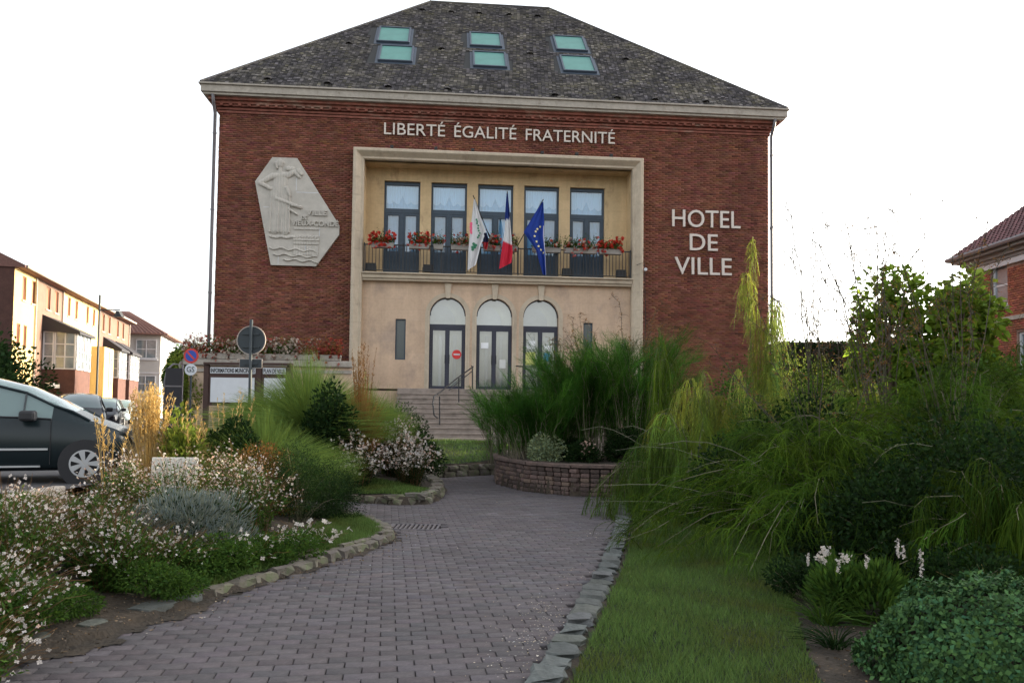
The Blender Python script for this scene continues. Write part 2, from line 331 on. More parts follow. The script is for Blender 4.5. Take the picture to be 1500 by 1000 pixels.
t = empty('stone_kerb', (0, 0, 0), label='rough sandstone kerb curving along the left edge of the brick path below the near flower bed', cat='kerb')
stone_row(t, KA[4:], .25, .14, .12, m_rock, -.03, 3, off=.07, jag=.2); stone_row(t, KA[5:9], .22, .12, .10, m_rock, -.0, 4, off=.15, jag=.22)
for kx, ky, ks in ((-2.56, 5.72, .17), (-2.42, 6.0, .10), (-2.75, 5.25, .09), (-2.95, 4.9, .12)):
    o = link(bpy.data.objects.new('stone', rock_mesh('stone', ks, ks*.6, .035, int(ks*999), m_rockg, .15)), t); o.location = (kx, ky, .025); o.rotation_euler = (0, 0, 1.2)
t = empty('stone_kerb', (0, 0, 0), label='low rough stone kerb round the tip of the second flower bed beside the drain', cat='kerb')
stone_row(t, KB[1:], .24, .17, .13, m_rock, -.02, 5, off=.08, jag=.2); stone_row(t, KB[3:8], .3, .22, .09, m_rock, .08, 6, off=.12, jag=.22)
t = empty('low_stone_wall', (0, 0, 0), label='low two-course stone wall holding up the lawn mound at the end of the path', cat='wall')
stone_row(t, KC, .32, .2, .16, m_rock, -.02, 8, off=.08); stone_row(t, KC, .27, .2, .13, m_rock, .13, 9, off=.1)
t = empty('flat_stone_edging', (0, 0, 0), label='flat blue-grey stone slabs edging the right side of the path against the lawn', cat='edging')
stone_row(t, KE[1:], .24, .19, .06, m_rockg, .002, 12, off=-.08, jag=.26)
# planter wall: single blocks laid in courses
pw = empty('planter_wall', (0, 0, 0), label='dark red-brown block retaining wall of the raised planter at the bend of the path', cat='wall')
blk = [rock_mesh('brick', .082, .055, .035, 100+i, m_block, .05, tv=[.6, .8, .95, 1.1, 1.3, .7, 1.45][i]) for i in range(7)]
for row in range(7):
    for q, (x, y, a) in enumerate(walk([(KD[0][0], KD[0][1])]+KD[1:6], .172 if row % 2 else .168)):
        if row == 6: break
        o = link(bpy.data.objects.new('brick', random.choice(blk)), pw); o.location = (x+cos(a)*(row % 2)*.08, y+sin(a)*(row % 2)*.08, -.0+.04+row*.078); o.rotation_euler = (0, 0, a+random.uniform(-.03, .03)); o.scale = (random.uniform(.9, 1.0), random.uniform(.9, 1.1), 1)
for (x0, y0), (x1, y1) in zip(KD[:-1], KD[1:]):
    L = math.hypot(x1-x0, y1-y0); a = math.atan2(y1-y0, x1-x0); nn = max(1, round(L/.5))
    for i in range(nn):
        o = MB().box(-L/nn/2+.004, L/nn/2+.02, -.09, .10, 0, .06).build('coping_slab', m_block, pw, bevel=.008, tint=True); o.location = (x0+(x1-x0)*(i+.5)/nn, y0+(y1-y0)*(i+.5)/nn, .475+random.uniform(0, .01)); o.rotation_euler = (0, 0, a)
wcore = MB()
for (x0, y0), (x1, y1) in zip(KD[:-1], KD[1:]):
    a = math.atan2(y1-y0, x1-x0); nx, ny = -sin(a)*.02, cos(a)*.02
    wcore.add([(x0+nx, y0+ny, -.05), (x1+nx, y1+ny, -.05), (x1+nx, y1+ny, .5), (x0+nx, y0+ny, .5)], [(0, 1, 2, 3)])
wcore.build('mortar_core', m_sand, pw)
# drain
dr = empty('drain_grate', (DR[0], DR[1], 0), .0, 'dark cast-iron slotted drain grate set in the pavers near the left kerb', 'drain')
DW = .20
MB().box(-.31, .31, -DW-.03, -DW, -.03, .004).box(-.31, .31, DW, DW+.03, -.03, .004).box(-.31, -.285, -DW, DW, -.03, .004).box(.285, .31, -DW, DW, -.03, .004).build('frame', m_zinc, dr)
m_iron = M('cast iron', (.13, .115, .12), .6)
for i in range(10):
    x = -.285+.57*i/10; MB().box(x, x+.024, -DW, DW, -.02, .002).build('bar', m_iron, dr)
MB().box(-.285, .285, -DW, DW, -.029, -.024).build('sump', m_dark, dr)

# ------------------------------------------------------------------ town hall
A = radians(4.9); HO = (-.45, 27.03, 0.)
hall = empty('town_hall', HO, A, 'red brick town hall with hipped grey tile roof, stone framed portal and balcony', 'building')
DEP = 14.
PX0, PX1, PZ = -5.07, 4.97, 10.28          # outer rim of the portal
IX0, IX1, IZ = -4.71, 4.61, 9.92           # inner rim
wl = MB(); wl.box(-9.57, IX0-.03, .03, DEP, 0, 11.75).box(IX1+.03, 9.57, .03, DEP, 0, 11.75).box(IX0-.03, IX1+.03, .03, DEP, IZ+.03, 11.74).box(IX0-.03, IX1+.03, 1.6, DEP-.01, 0, IZ+.03)
wl.build('wall', m_mortar, hall)
# bricks one by one (geometry, joined)
def brick_field(name, ox, oy, ax, ay, L, z0, z1, holes, mat, parent, bl=.22, bh=.055, jt=.012, th=.035, thick_top=True):
    rows = int((z1-z0)/(bh+jt)); P = []
    for r_ in range(rows):
        n = int(L/(bl+jt))+2; s = np.arange(-1, n)*(bl+jt)+(r_ % 2)*(bl+jt)/2
        a = np.clip(s, 0, L); b = np.clip(s+bl, 0, L); z = z0+r_*(bh+jt)
        for (h0, h1, hz0, hz1) in holes:
            if z+bh > hz0 and z < hz1:
                ins = (a >= h0) & (b <= h1); a = np.where(ins, 0, a); b = np.where(ins, 0, b)
                c = (a < h0) & (b > h0); b = np.where(c, h0, b); c = (a < h1) & (b > h1); a = np.where(c & (a > h0), h1, a)
        k = b-a > .02; a, b = a[k], b[k]; P.append(np.stack([a, b, np.full(len(a), z)], 1))
    P = np.concatenate(P); n = len(P); out = RNG.normal(0, .003, n)
    nx, ny = ay, -ax                         # outward normal (for a wall running +x, outward is -y)
    sx = np.stack([P[:, 0], P[:, 1], P[:, 1], P[:, 0]], 1); zz = np.stack([P[:, 2], P[:, 2], P[:, 2]+bh, P[:, 2]+bh], 1)
    V = np.empty((n, 8, 3), np.float32)
    for q, d in ((0, -.005), (4, th)):
        dd = d+(out[:, None] if q else 0)
        V[:, q:q+4, 0] = ox+sx*ax+dd*nx; V[:, q:q+4, 1] = oy+sx*ay+dd*ny; V[:, q:q+4, 2] = zz
    f = np.array([(4, 5, 6, 7), (0, 1, 5, 4), (1, 2, 6, 5), (2, 3, 7, 6), (3, 0, 4, 7)])
    Fc = (f[None]+(np.arange(n)*8)[:, None, None]).reshape(-1, 4)
    v = np.clip(RNG.normal(1, .17, n), .55, 1.6); c = np.stack([v*RNG.normal(1, .04, n), v*RNG.normal(1, .08, n), v*RNG.normal(1, .08, n)], 1)
    o = mesh_np(name, V.reshape(-1, 3), Fc, mat, parent, col=np.repeat(c, 8, 0)); tag(o, kind='stuff'); return o
brick_field('bricks', -9.6, .03, 1, 0, 19.2, .1, 11.70, [(PX0+9.6, PX1+9.6, 0, PZ)], m_brick, hall)
brick_field('bricks', 9.57, .0, 0, 1, DEP, .1, 11.6, [], m_brick, hall)
brick_field('bricks', -9.57, DEP, 0, -1, DEP, .1, 11.6, [], m_brick, hall)
# corbel courses and eaves
co = MB()
for i, (z0, z1, p) in enumerate([(11.36, 11.43, .05), (11.46, 11.53, .07), (11.56, 11.63, .14), (11.63, 11.72, .2), (11.72, 11.86, .30)]):
    co.box(-9.6-p, 9.6+p, -p, 0, z0, z1).box(-9.6-p, -9.58, .001, DEP, z0, z1).box(9.58, 9.6+p, .001, DEP, z0, z1)
co.build('corbel', M('corbel brick', (.20, .07, .05), .9, noise=[(6, .35), (2, .3)], col2=((.3, .22, .17), 1.2, .55, .7, (1, 1, 4))), hall)
for i in range(64):
    x = -9.5+i*19./63; MB().box(x-.05, x+.05, -.20, -.14, 11.565, 11.632).build('dentil', bpy.data.materials['corbel brick'], hall)
co = MB(); E = .50
for (p, z0, z1) in ((E-.06, 11.82, 11.9), (E, 11.9, 12.13), (E+.06, 12.13, 12.19)):
    co.box(-9.6-p, 9.6+p, -p, .1, z0, z1).box(-9.6-p, -9.5, .1, DEP, z0, z1).box(9.5, 9.6+p, .1, DEP, z0, z1)
co.build('cornice', m_cornice, hall, bevel=.012)
# roof
E2 = .5; RZ0, RZ1 = 12.19, 19.25; RD = 7.0
ex0, ex1, ey0, ey1 = -9.6-E2, 9.6+E2, -E2, DEP+E2
rx0, rx1 = ex0+(RD+E2)-.15, ex1-(RD+E2)-.1
rp = [(ex0, ey0, RZ0), (ex1, ey0, RZ0), (ex1, ey1, RZ0), (ex0, ey1, RZ0), (rx0, RD, RZ1), (rx1, RD, RZ1)]
MB().add(rp, [(0, 1, 5, 4), (1, 2, 5), (2, 3, 4, 5), (3, 0, 4), (0, 1, 2, 3)]).build('roof', m_tileback, hall)
rp = [np.array(p) for p in rp]
SKY = [((553, 42), (603, 65)), ((686, 50), (737, 71)), ((809, 55), (861, 77)), ((554, 69), (608, 93)), ((690, 78), (745, 101)), ((819, 84), (874, 108))]
def hall_local(p): q = np.array(p)-np.array(HO); return np.array([q[0]*cos(A)+q[1]*sin(A), -q[0]*sin(A)+q[1]*cos(A), q[2]])
def roof_hit(px, py):
    o = hall_local(EYE); v = hall_local(at(px, py, 10.))-o; n = np.cross(rp[1]-rp[0], rp[4]-rp[0]); t = ((rp[0]-o)@n)/(v@n); return o+v*t
def tiles(a, b, c, d, name, skip=None, tw=.13, th=.10):        # a-b eave, d-c ridge
    a, b, c, d = [np.array(p, float) for p in (a, b, c, d)]; ux = (b-a)/np.linalg.norm(b-a); nrm = np.cross(ux, d-a); nrm /= np.linalg.norm(nrm)
    if nrm[2] < 0: nrm = -nrm
    uy = np.cross(nrm, ux); uy *= np.sign(uy[2]); H = (d-a)@uy; L = np.linalg.norm(b-a); xl = (d-a)@ux; xr = (c-a)@ux; rows = int(H/th)
    R = []
    for r_ in range(rows):
        f = r_*th/H; x0 = xl*f; x1 = L+(xr-L)*f; s = np.arange(x0+(r_ % 2)*tw/2, x1-tw*.6, tw); R.append(np.stack([s, np.full(len(s), r_*th)], 1))
    R = np.concatenate(R); n = len(R); wv = tw-.012; lift = .012+RNG.normal(0, .005, n).clip(-.008, .014); tl = th*1.15
    base = a[None]+R[:, :1]*ux+R[:, 1:]*uy
    if skip is not None: k = ~skip(base); R, base, lift = R[k], base[k], lift[k]; n = len(R)
    jx = RNG.normal(0, .006, (n, 1))
    V = np.empty((n, 6, 3), np.float32)
    V[:, 0] = base+ux*jx+nrm*.004; V[:, 1] = base+ux*(wv+jx)+nrm*.004
    V[:, 2] = V[:, 0]+nrm*(lift[:, None]+.014); V[:, 3] = V[:, 1]+nrm*(lift[:, None]+.014)
    V[:, 4] = base+ux*jx+uy*tl+nrm*.006; V[:, 5] = base+ux*(wv+jx)+uy*tl+nrm*.006
    f = np.array([(0, 1, 3, 2), (2, 3, 5, 4)]); Fc = (f[None]+(np.arange(n)*6)[:, None, None]).reshape(-1, 4)
    v = RNG.lognormal(-.02, .5, n).clip(.35, 3.4); mossy = RNG.random(n) < .1
    c = np.stack([v, v, v*np.where(mossy, .8, 1.03)], 1)
    o = mesh_np(name, V.reshape(-1, 3), Fc, m_tile, hall, col=np.repeat(c, 6, 0)); tag(o, kind='stuff')
sk_rect = [(roof_hit(*p), roof_hit(*q)) for p, q in SKY]
def in_sky(P):
    r = np.zeros(len(P), bool)
    for p, q in sk_rect:
        r |= (P[:, 0] > min(p[0], q[0])-.32) & (P[:, 0] < max(p[0], q[0])+.08) & (P[:, 1] > min(p[1], q[1])-.2) & (P[:, 1] < max(p[1], q[1])+.05)
    return r
tiles(rp[0], rp[1], rp[5], rp[4], 'roof_tiles', in_sky)
tiles(rp[1], rp[2], rp[5], rp[5], 'roof_tiles'); tiles(rp[3], rp[0], rp[4], rp[4], 'roof_tiles')
rg = MB()
for a_, b_ in ((4, 5), (0, 4), (1, 5), (2, 5), (3, 4)): rg.tube([rp[a_]+np.array([0, 0, .02]), rp[b_]+np.array([0, 0, .02])], .055, 6)
rg.build('ridge_tiles', m_tile, hall, tint=True)
MB().tube([rp[4], rp[4]+np.array([0.05, 0, .7])], .02, 6).build('lightning_rod', m_black, hall)
rs = math.atan2(RZ1-RZ0, RD+E2)
for p, q in sk_rect:
    cx, cy, cz = (p+q)/2; hw = 1.16/2+.05; hh = abs(p[1]-q[1])/cos(rs)/2+.05
    f = MB().box(-hw, hw, -hh, -hh+.08, 0, .10).box(-hw, hw, hh-.08, hh, 0, .10).box(-hw, -hw+.07, -hh+.08, hh-.08, 0, .10).box(hw-.07, hw, -hh+.08, hh-.08, 0, .10).build('skylight', m_lead, hall, bevel=.01)
    f.location = (cx, cy, cz); f.rotation_euler = (rs, 0, 0)
    MB().box(-hw+.07, hw-.07, -hh+.08, hh-.08, .03, .06).build('pane', m_skyl, f)
    MB().box(-hw-.1, hw+.1, -hh-.12, hh+.08, -.02, .012).build('flashing', m_lead, f)
for px, py in [(394, 116), (481, 122), (569, 127), (656, 131), (812, 139), (903, 143), (958, 146), (1032, 149), (512, 64), (647, 72), (776, 79), (915, 87), (619, 15), (661, 18), (702, 20), (745, 22), (787, 24)]:
    p = roof_hit(px, py); v = MB(); n = 8
    vs = [(-.14, -.18, 0), (.14, -.18, 0), (.14, .2, 0), (-.14, .2, 0)]+[(.14*cos(pi*k/6), -.18, .11*sin(pi*k/6)) for k in range(7)]+[(0, .2, .01)]
    v.add(vs, [(i+4, i+5, 11) for i in range(6)]); o = v.build('roof_vent', M('vent tile', (.05, .042, .04), .9) if 'vent tile' not in bpy.data.materials else bpy.data.materials['vent tile'], hall)
    o.location = (p[0], p[1], p[2]+.02); o.rotation_euler = (rs, 0, 0)
# portal rim: stones swept with a moulded section
SEC = [(0, .03), (0, -.30), (.04, -.34), (.11, -.34), (.15, -.30), (.27, -.17), (.33, -.17), (.36, -.12), (.36, .12)]
def rim_pt(side, t, i):   # side 0 left (t=z), 1 top (t 0..1), 2 right
    d, y = SEC[i]
    if side == 0: return (PX0+d, y, min(t, PZ-d))
    if side == 2: return (PX1-d, y, min(t, PZ-d))
    x = PX0+d+(PX1-PX0-2*d)*t; return (x, y, PZ-d)
def rim_piece(side, t0, t1, g):
    b = MB(); n = len(SEC); r0 = [rim_pt(side, t0+g, i) for i in range(n)]; r1 = [rim_pt(side, t1-g if t1 < 98 else 99, i) for i in range(n)]
    return b.add(r0+r1, [(i, i+1, n+i+1, n+i) for i in range(n-1)]+[tuple(range(n)), tuple(range(n, 2*n))]).build('stone', m_stone, hall)
for side in (0, 2):
    z = .6
    while z < PZ-.45:
        z1 = z+.62; rim_piece(side, z, z1 if z1 < PZ-.45 else 99, .003); z = z1
for i in range(13): rim_piece(1, i/13, (i+1)/13, .0003)
def wall_holes(x0, x1, z0, z1, holes, y, dep, mat, name, parent):   # front face at y with recessed openings
    b = MB(); xs = sorted({x0, x1, *[h[0] for h in holes], *[h[1] for h in holes]}); zs = sorted({z0, z1, *[h[2] for h in holes], *[h[3] for h in holes]})
    for i in range(len(xs)-1):
        for j in range(len(zs)-1):
            cx, cz = (xs[i]+xs[i+1])/2, (zs[j]+zs[j+1])/2
            if any(h[0] < cx < h[1] and h[2] < cz < h[3] for h in holes): continue
            b.add([(xs[i], y, zs[j]), (xs[i+1], y, zs[j]), (xs[i+1], y, zs[j+1]), (xs[i], y, zs[j+1])], [(0, 1, 2, 3)])
    for h in holes:
        a, c, d, e = h[:4]; q = [(a, d), (c, d), (c, e), (a, e)]
        for k in range(4):
            (xa, za), (xb, zb) = q[k], q[(k+1) % 4]; b.add([(xa, y, za), (xb, y, zb), (xb, y+dep, zb), (xa, y+dep, za)], [(0, 3, 2, 1)])
    return b.build(name, mat, parent, fix=False)
WC = [-3.46, -1.80, -.14, 1.52, 3.18]; WW = .635
UY = .80
wall_holes(IX0, IX1, 6.0, IZ, [(c-WW, c+WW, 6.04, 9.48) for c in WC], UY, .22, m_stone_up, 'balcony_wall', hall)
rv = MB(); rv.box(IX0-.03, IX0, -.02, UY+.3, 2, IZ+.03).box(IX1, IX1+.03, -.02, UY+.3, 2, IZ+.03).box(IX0, IX1, -.02, UY+.3, IZ, IZ+.03).build('reveal', m_stone_up, hall)
for c in WC:
    f = MB(); y0, y1 = UY+.13, UY+.21
    def bx(a, b_, d, e, yy0=y0, yy1=y1, mb=f): mb.box(a, b_, yy0, yy1, d, e)
    bx(c-WW, c-WW+.07, 6.04, 9.48); bx(c+WW-.07, c+WW, 6.04, 9.48); bx(c-WW+.07, c+WW-.07, 9.36, 9.48); bx(c-WW+.07, c+WW-.07, 8.37, 8.52)
    bx(c-.055, c+.055, 6.04, 8.37, y0-.02); 
    for s in (-1, 1):
        xi = c+s*.055; xo = c+s*(WW-.07); a, b_ = min(xi, xo), max(xi, xo)
        bx(a+.001, a+.07, 6.06, 8.365, y0+.01); bx(b_-.07, b_-.001, 6.06, 8.365, y0+.01); bx(a+.07, b_-.07, 8.28, 8.365, y0+.01); bx(a+.07, b_-.07, 6.06, 6.16, y0+.01); bx(a+.07, b_-.07, 6.16, 7.0, y0+.03)
    fo = f.build('window', m_frame, hall)
    MB().add([(c-WW+.07, y1-.03, 8.52), (c+WW-.07, y1-.03, 8.52), (c+WW-.07, y1-.03, 9.36), (c-WW+.07, y1-.03, 9.36)], [(0, 1, 2, 3)]).build('pane', m_glass, fo)
    for s in (-1, 1):
        a, b_ = sorted((c+s*.125, c+s*(WW-.14))); MB().add([(a, y1-.03, 7.0), (b_, y1-.03, 7.0), (b_, y1-.03, 8.28), (a, y1-.03, 8.28)], [(0, 1, 2, 3)]).build('pane', m_glass, fo)
    # voile curtain: straight fall plus scalloped pelmet
    nx = 49; xs = np.linspace(c-WW+.03, c+WW-.03, nx); V = []; 
    for z in (6.95, 9.42):
        for x in xs: V.append((x, UY+.26+.012*sin(x*55+c)+.008*sin(x*23), z))
    mesh_np('curtain', V, [(i, i+1, nx+i+1, nx+i) for i in range(nx-1)], m_curtain, fo)
    V = []
    for i, x in enumerate(xs):
        t = i/(nx-1); ph = (t*4) % 1; zb = 8.80-.10*sin(pi*ph)+(.22*max(0, 1-abs(t-.5)*9)); V.append((x, UY+.235+.01*sin(x*70), 9.42)); V.append((x, UY+.235+.014*sin(x*70), zb))
    mesh_np('curtain_pelmet', V, [(2*i, 2*i+1, 2*i+3, 2*i+2) for i in range(nx-1)], M('pelmet', (.72, .82, .90), .9, transl=.2) if 'pelmet' not in bpy.data.materials else bpy.data.materials['pelmet'], fo)
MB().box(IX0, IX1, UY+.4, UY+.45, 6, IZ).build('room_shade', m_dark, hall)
# balcony slab
bs = MB().box(IX0+.001, IX1-.001, -.16, UY, 5.86, 6.0).box(IX0+.001, IX1-.001, -.24, UY-.02, 6.0, 6.05).box(IX0+.001, IX1-.001, -.10, .3, 5.78, 5.86).build('balcony_slab', m_stone, hall, bevel=.012)
# ground-floor wall with three arches
LY = .10; AC = [-1.79, -.17, 1.45]; AR = .62; SP = 4.66; Z0 = 2.1
b = MB(); edges = [IX0]+[e for c in AC for e in (c-AR, c+AR)]+[IX1]
slits = [(-3.57, -3.22, 3.10, 4.50), (2.95, 3.28, 3.16, 4.50)]
def front(x0, x1, z0, z1): b.add([(x0, LY, z0), (x1, LY, z0), (x1, LY, z1), (x0, LY, z1)], [(0, 1, 2, 3)])
for (x0, x1, hs_) in ((edges[0], edges[1], slits[0]), (edges[2], edges[3], None), (edges[4], edges[5], None), (edges[6], edges[7], slits[1])):
    if hs_:
        h = hs_; front(x0, h[0], Z0, 5.8); front(h[1], x1, Z0, 5.8); front(h[0], h[1], Z0, h[2]); front(h[0], h[1], h[3], 5.8)
        q = [(h[0], h[2]), (h[1], h[2]), (h[1], h[3]), (h[0], h[3])]
        for k in range(4): (xa, za), (xb, zb) = q[k], q[(k+1) % 4]; b.add([(xa, LY, za), (xb, LY, zb), (xb, LY+.2, zb), (xa, LY+.2, za)], [(0, 3, 2, 1)])
    else: front(x0, x1, Z0, 5.8)
NA = 24
for c in AC:
    arc = [(c-AR*cos(pi*k/NA), SP+AR*sin(pi*k/NA)) for k in range(NA+1)]
    for p, q in zip(arc[:-1], arc[1:]): b.add([(p[0], LY, p[1]), (q[0], LY, q[1]), (q[0], LY, 5.8), (p[0], LY, 5.8)], [(0, 1, 2, 3)])
    path = [(c-AR, Z0)]+arc+[(c+AR, Z0)]
    for p, q in zip(path[:-1], path[1:]): b.add([(p[0], LY, p[1]), (q[0], LY, q[1]), (q[0], LY+.28, q[1]), (p[0], LY+.28, p[1])], [(0, 1, 2, 3)])
b.build('entrance_wall', m_stone_lo, hall, fix=False)
for h in slits:
    f = MB(); a, c_, d, e = h; y = LY+.06
    f.box(a, a+.04, y, y+.08, d, e).box(c_-.04, c_, y, y+.08, d, e).box(a+.04, c_-.04, y, y+.08, d, d+.04).box(a+.04, c_-.04, y, y+.08, e-.04, e)
    fo = f.build('slit_window', m_frame, hall); MB().box(a+.04, c_-.04, y+.04, y+.05, d+.04, e-.04).build('pane', M('slit glass', (.06, .075, .08), .1, spec=.6) if 'slit glass' not in bpy.data.materials else bpy.data.materials['slit glass'], fo)
for di, c in enumerate(AC):
    ar = MB()        # archivolt moulding
    for (r0, r1, p) in ((AR, AR+.07, .035), (AR+.07, AR+.15, .018)):
        ring = [(-1, Z0)]+[(k/NA, 0) for k in range(NA+1)]+[(2, Z0)]; pts_ = []
        def rp_(k, r): 
            if k == -1: return (c-r, Z0)
            if k == 2: return (c+r, Z0)
            return (c-r*cos(pi*k), SP+r*sin(pi*k))
        ks = [r[0] for r in ring]
        for k0, k1 in zip(ks[:-1], ks[1:]):
            p0, p1, q0, q1 = rp_(k0, r0), rp_(k1, r0), rp_(k0, r1), rp_(k1, r1)
            ar.add([(p0[0], LY-p, p0[1]), (p1[0], LY-p, p1[1]), (q1[0], LY-p, q1[1]), (q0[0], LY-p, q0[1]), (q0[0], LY, q0[1]), (q1[0], LY, q1[1]), (p0[0], LY, p0[1]), (p1[0], LY, p1[1])], [(0, 1, 2, 3), (3, 2, 5, 4), (0, 6, 7, 1)])
    ar.build('archivolt', m_stone, hall)
    MB().prism([(c-.07, 5.24), (c+.07, 5.24), (c+.12, 5.77), (c-.12, 5.77)], LY-.08, LY).build('keystone', m_stone, hall)
    # double door
    d = empty('door'); d.parent = hall
    fr = MB(); y0, y1 = LY+.17, LY+.25
    fr.box(c-AR, c-AR+.055, y0, y1, Z0, 4.24).box(c+AR-.055, c+AR, y0, y1, Z0, 4.24).box(c-AR, c+AR, y0, y1, 4.24, 4.36)
    for s in (-1, 1):
        a, b_ = sorted((c+s*.012, c+s*(AR-.058))); fr.box(a, a+.065, y0+.005, y1, Z0+.02, 4.235).box(b_-.065, b_, y0+.005, y1, Z0+.02, 4.235).box(a+.065, b_-.065, y0+.005, y1, 4.15, 4.235).box(a+.065, b_-.065, y0+.005, y1, Z0+.02, Z0+.12)
    fr.box(c-.05, c+.05, y0-.015, y0+.03, Z0+.02, 4.235)
    fr.build('door_frame', m_dframe, d)
    ri = MB()
    for k in range(NA):
        k0, k1 = k/NA, (k+1)/NA; P = lambda kk, r: (c-r*cos(pi*kk), SP+r*sin(pi*kk))
        a0, a1, b0, b1 = P(k0, AR), P(k1, AR), P(k0, AR-.035), P(k1, AR-.035); ri.add([(a0[0], y0, a0[1]), (a1[0], y0, a1[1]), (b1[0], y0, b1[1]), (b0[0], y0, b0[1])], [(0, 1, 2, 3)])
    ri.build('fanlight_rim', m_dframe, d)
    fan = [(c-AR, 4.36), (c+AR, 4.36)]+[(c+AR*cos(pi*k/NA), SP+AR*sin(pi*k/NA)) for k in range(NA+1)]
    MB().add([(x, y0+.03, z) for x, z in fan], [tuple(range(len(fan)))]).build('fanlight', m_glassd, d)
    for s in (-1, 1):
        a, b_ = sorted((c+s*.077, c+s*(AR-.123)))
        MB().add([(a, y0+.04, Z0+.12), (b_, y0+.04, Z0+.12), (b_, y0+.04, 4.15), (a, y0+.04, 4.15)], [(0, 1, 2, 3)]).build('pane', m_glassd, d)
        MB().box(c+s*.075-.012, c+s*.075+.012, y0-.07, y0-.045, 3.0, 3.3).box(c+s*.075-.01, c+s*.075+.01, y0-.05, y0, 3.04, 3.06).box(c+s*.075-.01, c+s*.075+.01, y0-.05, y0, 3.24, 3.26).build('door_handle', m_black, d)
        MB().box(c+s*.2-.1*(s < 0), c+s*.2+.1*(s > 0)+.02, LY+.40, LY+.42, Z0, 4.0).build('inner_door_stile', m_white, d)
    # lobby wall and an added pale arch imitating the reflection in the fanlight
    MB().box(c-.75, c+.75, LY+.50, LY+.55, Z0-.02, 5.5).build('lobby_wall', m_blind, d)
    ia = [(c-.6, 4.2), (c+.28, 4.2)]+[(c-.35+.62*cos(pi*k/28), 4.45+.62*sin(pi*k/28)) for k in range(15)]+[(c-.6, 5.05)]
    MB().prism(ia, LY+.42, LY+.44).build('reflection_arch', m_white, d)
MB().box(-4.6, 4.5, LY+.28, 1.5, Z0-.06, Z0).build('lobby_floor', m_step, hall)
def sticker(px, py, w_, h_, col, shape='rect', name='notice_sheet'):
    o = hall_local(EYE); v = hall_local(at(px, py, 10.))-o; y = LY+.17-.004; t = (y-o[1])/v[1]; p = o+v*t
    mm = M('paper %s' % str(col), col, .6); q = MB()
    if shape == 'rect': q.box(p[0]-w_/2, p[0]+w_/2, y-.004, y, p[2]-h_/2, p[2]+h_/2)
    else: q.disc((p[0], p[2]), w_/2, y-.004, y)
    return q.build(name, mm, hall), p, y
_, p, y = sticker(669, 519, .32, .32, (.62, .04, .04), 'disc', 'no_entry_sticker')
MB().box(p[0]-.11, p[0]+.11, y-.008, y-.005, p[2]-.025, p[2]+.025).build('white_bar', m_white, hall)
for q in ((710, 506, .26, .2, (.8, .82, .85)), (736, 533, .22, .3, (.62, .62, .6)), (778, 505, .3, .3, (.78, .8, .82)), (777, 525, .34, .45, (.72, .74, .25)), (802, 510, .26, .18, (.8, .82, .85)), (801, 523, .22, .3, (.05, .25, .42)), (858, 525, .2, .22, (.6, .6, .58)), (801, 538, .2, .16, (.1, .4, .5))): sticker(*q)
MB().box(4.30, 4.46, LY-.03, LY, 3.62, 3.95).build('wall_plate', m_step, hall)
# lettering: each letter a part
def text_mesh(s, size, ext=.0, offset=0.):
    cu = bpy.data.curves.new('letter', 'FONT'); cu.body = s; cu.size = size; cu.extrude = ext; cu.offset = offset; cu.resolution_u = 4
    ob = bpy.data.objects.new('tmp', cu); COL.objects.link(ob); dg = bpy.context.evaluated_depsgraph_get(); dg.update()
    me = bpy.data.meshes.new_from_object(ob.evaluated_get(dg)); bpy.data.objects.remove(ob); bpy.data.curves.remove(cu); return me
def xr(me):
    c = [v.co for v in me.vertices]; return (min(v.x for v in c), max(v.x for v in c), min(v.y for v in c), max(v.y for v in c)) if c else (0, 0, 0, 0)
def lettering(s, x0, x1, z, cap, y, parent, mat, split=True, ext=.03, name='letter', offset=0.):
    capm = xr(text_mesh('H', 1.)); size = cap/(capm[3]-capm[2])
    full = xr(text_mesh(s, size)); sx = (x1-x0)/(full[1]-full[0]); obs = []
    if not split:
        me = text_mesh(s, size, ext, offset); me.materials.append(mat); o = link(bpy.data.objects.new(name, me), parent)
        o.rotation_euler = (pi/2, 0, 0); o.scale = (sx, 1, 1); o.location = (x0-full[0]*sx, y, z); return [o]
    for i, ch in enumerate(s):
        if ch == ' ': continue
        endx = xr(text_mesh(s[:i+1], size))[1]; me = text_mesh(ch, size, ext, offset); r = xr(me); me.materials.append(mat)
        o = link(bpy.data.objects.new(name, me), parent); o.rotation_euler = (pi/2, 0, 0); o.scale = (sx, 1, 1)
        o.location = (x0+(endx-full[0]-r[1])*sx, y, z); obs.append(o)
    return obs
lettering('LIBERTÉ', -4.07, -1.98, 10.84, .40, -.045, hall, m_letter)
lettering('ÉGALITÉ', -1.66, .50, 10.84, .40, -.045, hall, m_letter)
lettering('FRATERNITÉ', .83, 3.99, 10.83, .40, -.045, hall, m_letter)
lettering('HOTEL', 6.07, 8.55, 7.97, .60, -.045, hall, m_letter, offset=.002)
lettering('DE', 6.71, 7.72, 7.14, .58, -.045, hall, m_letter, offset=.002)
lettering('VILLE', 6.17, 8.23, 6.28, .60, -.045, hall, m_letter, offset=.002)
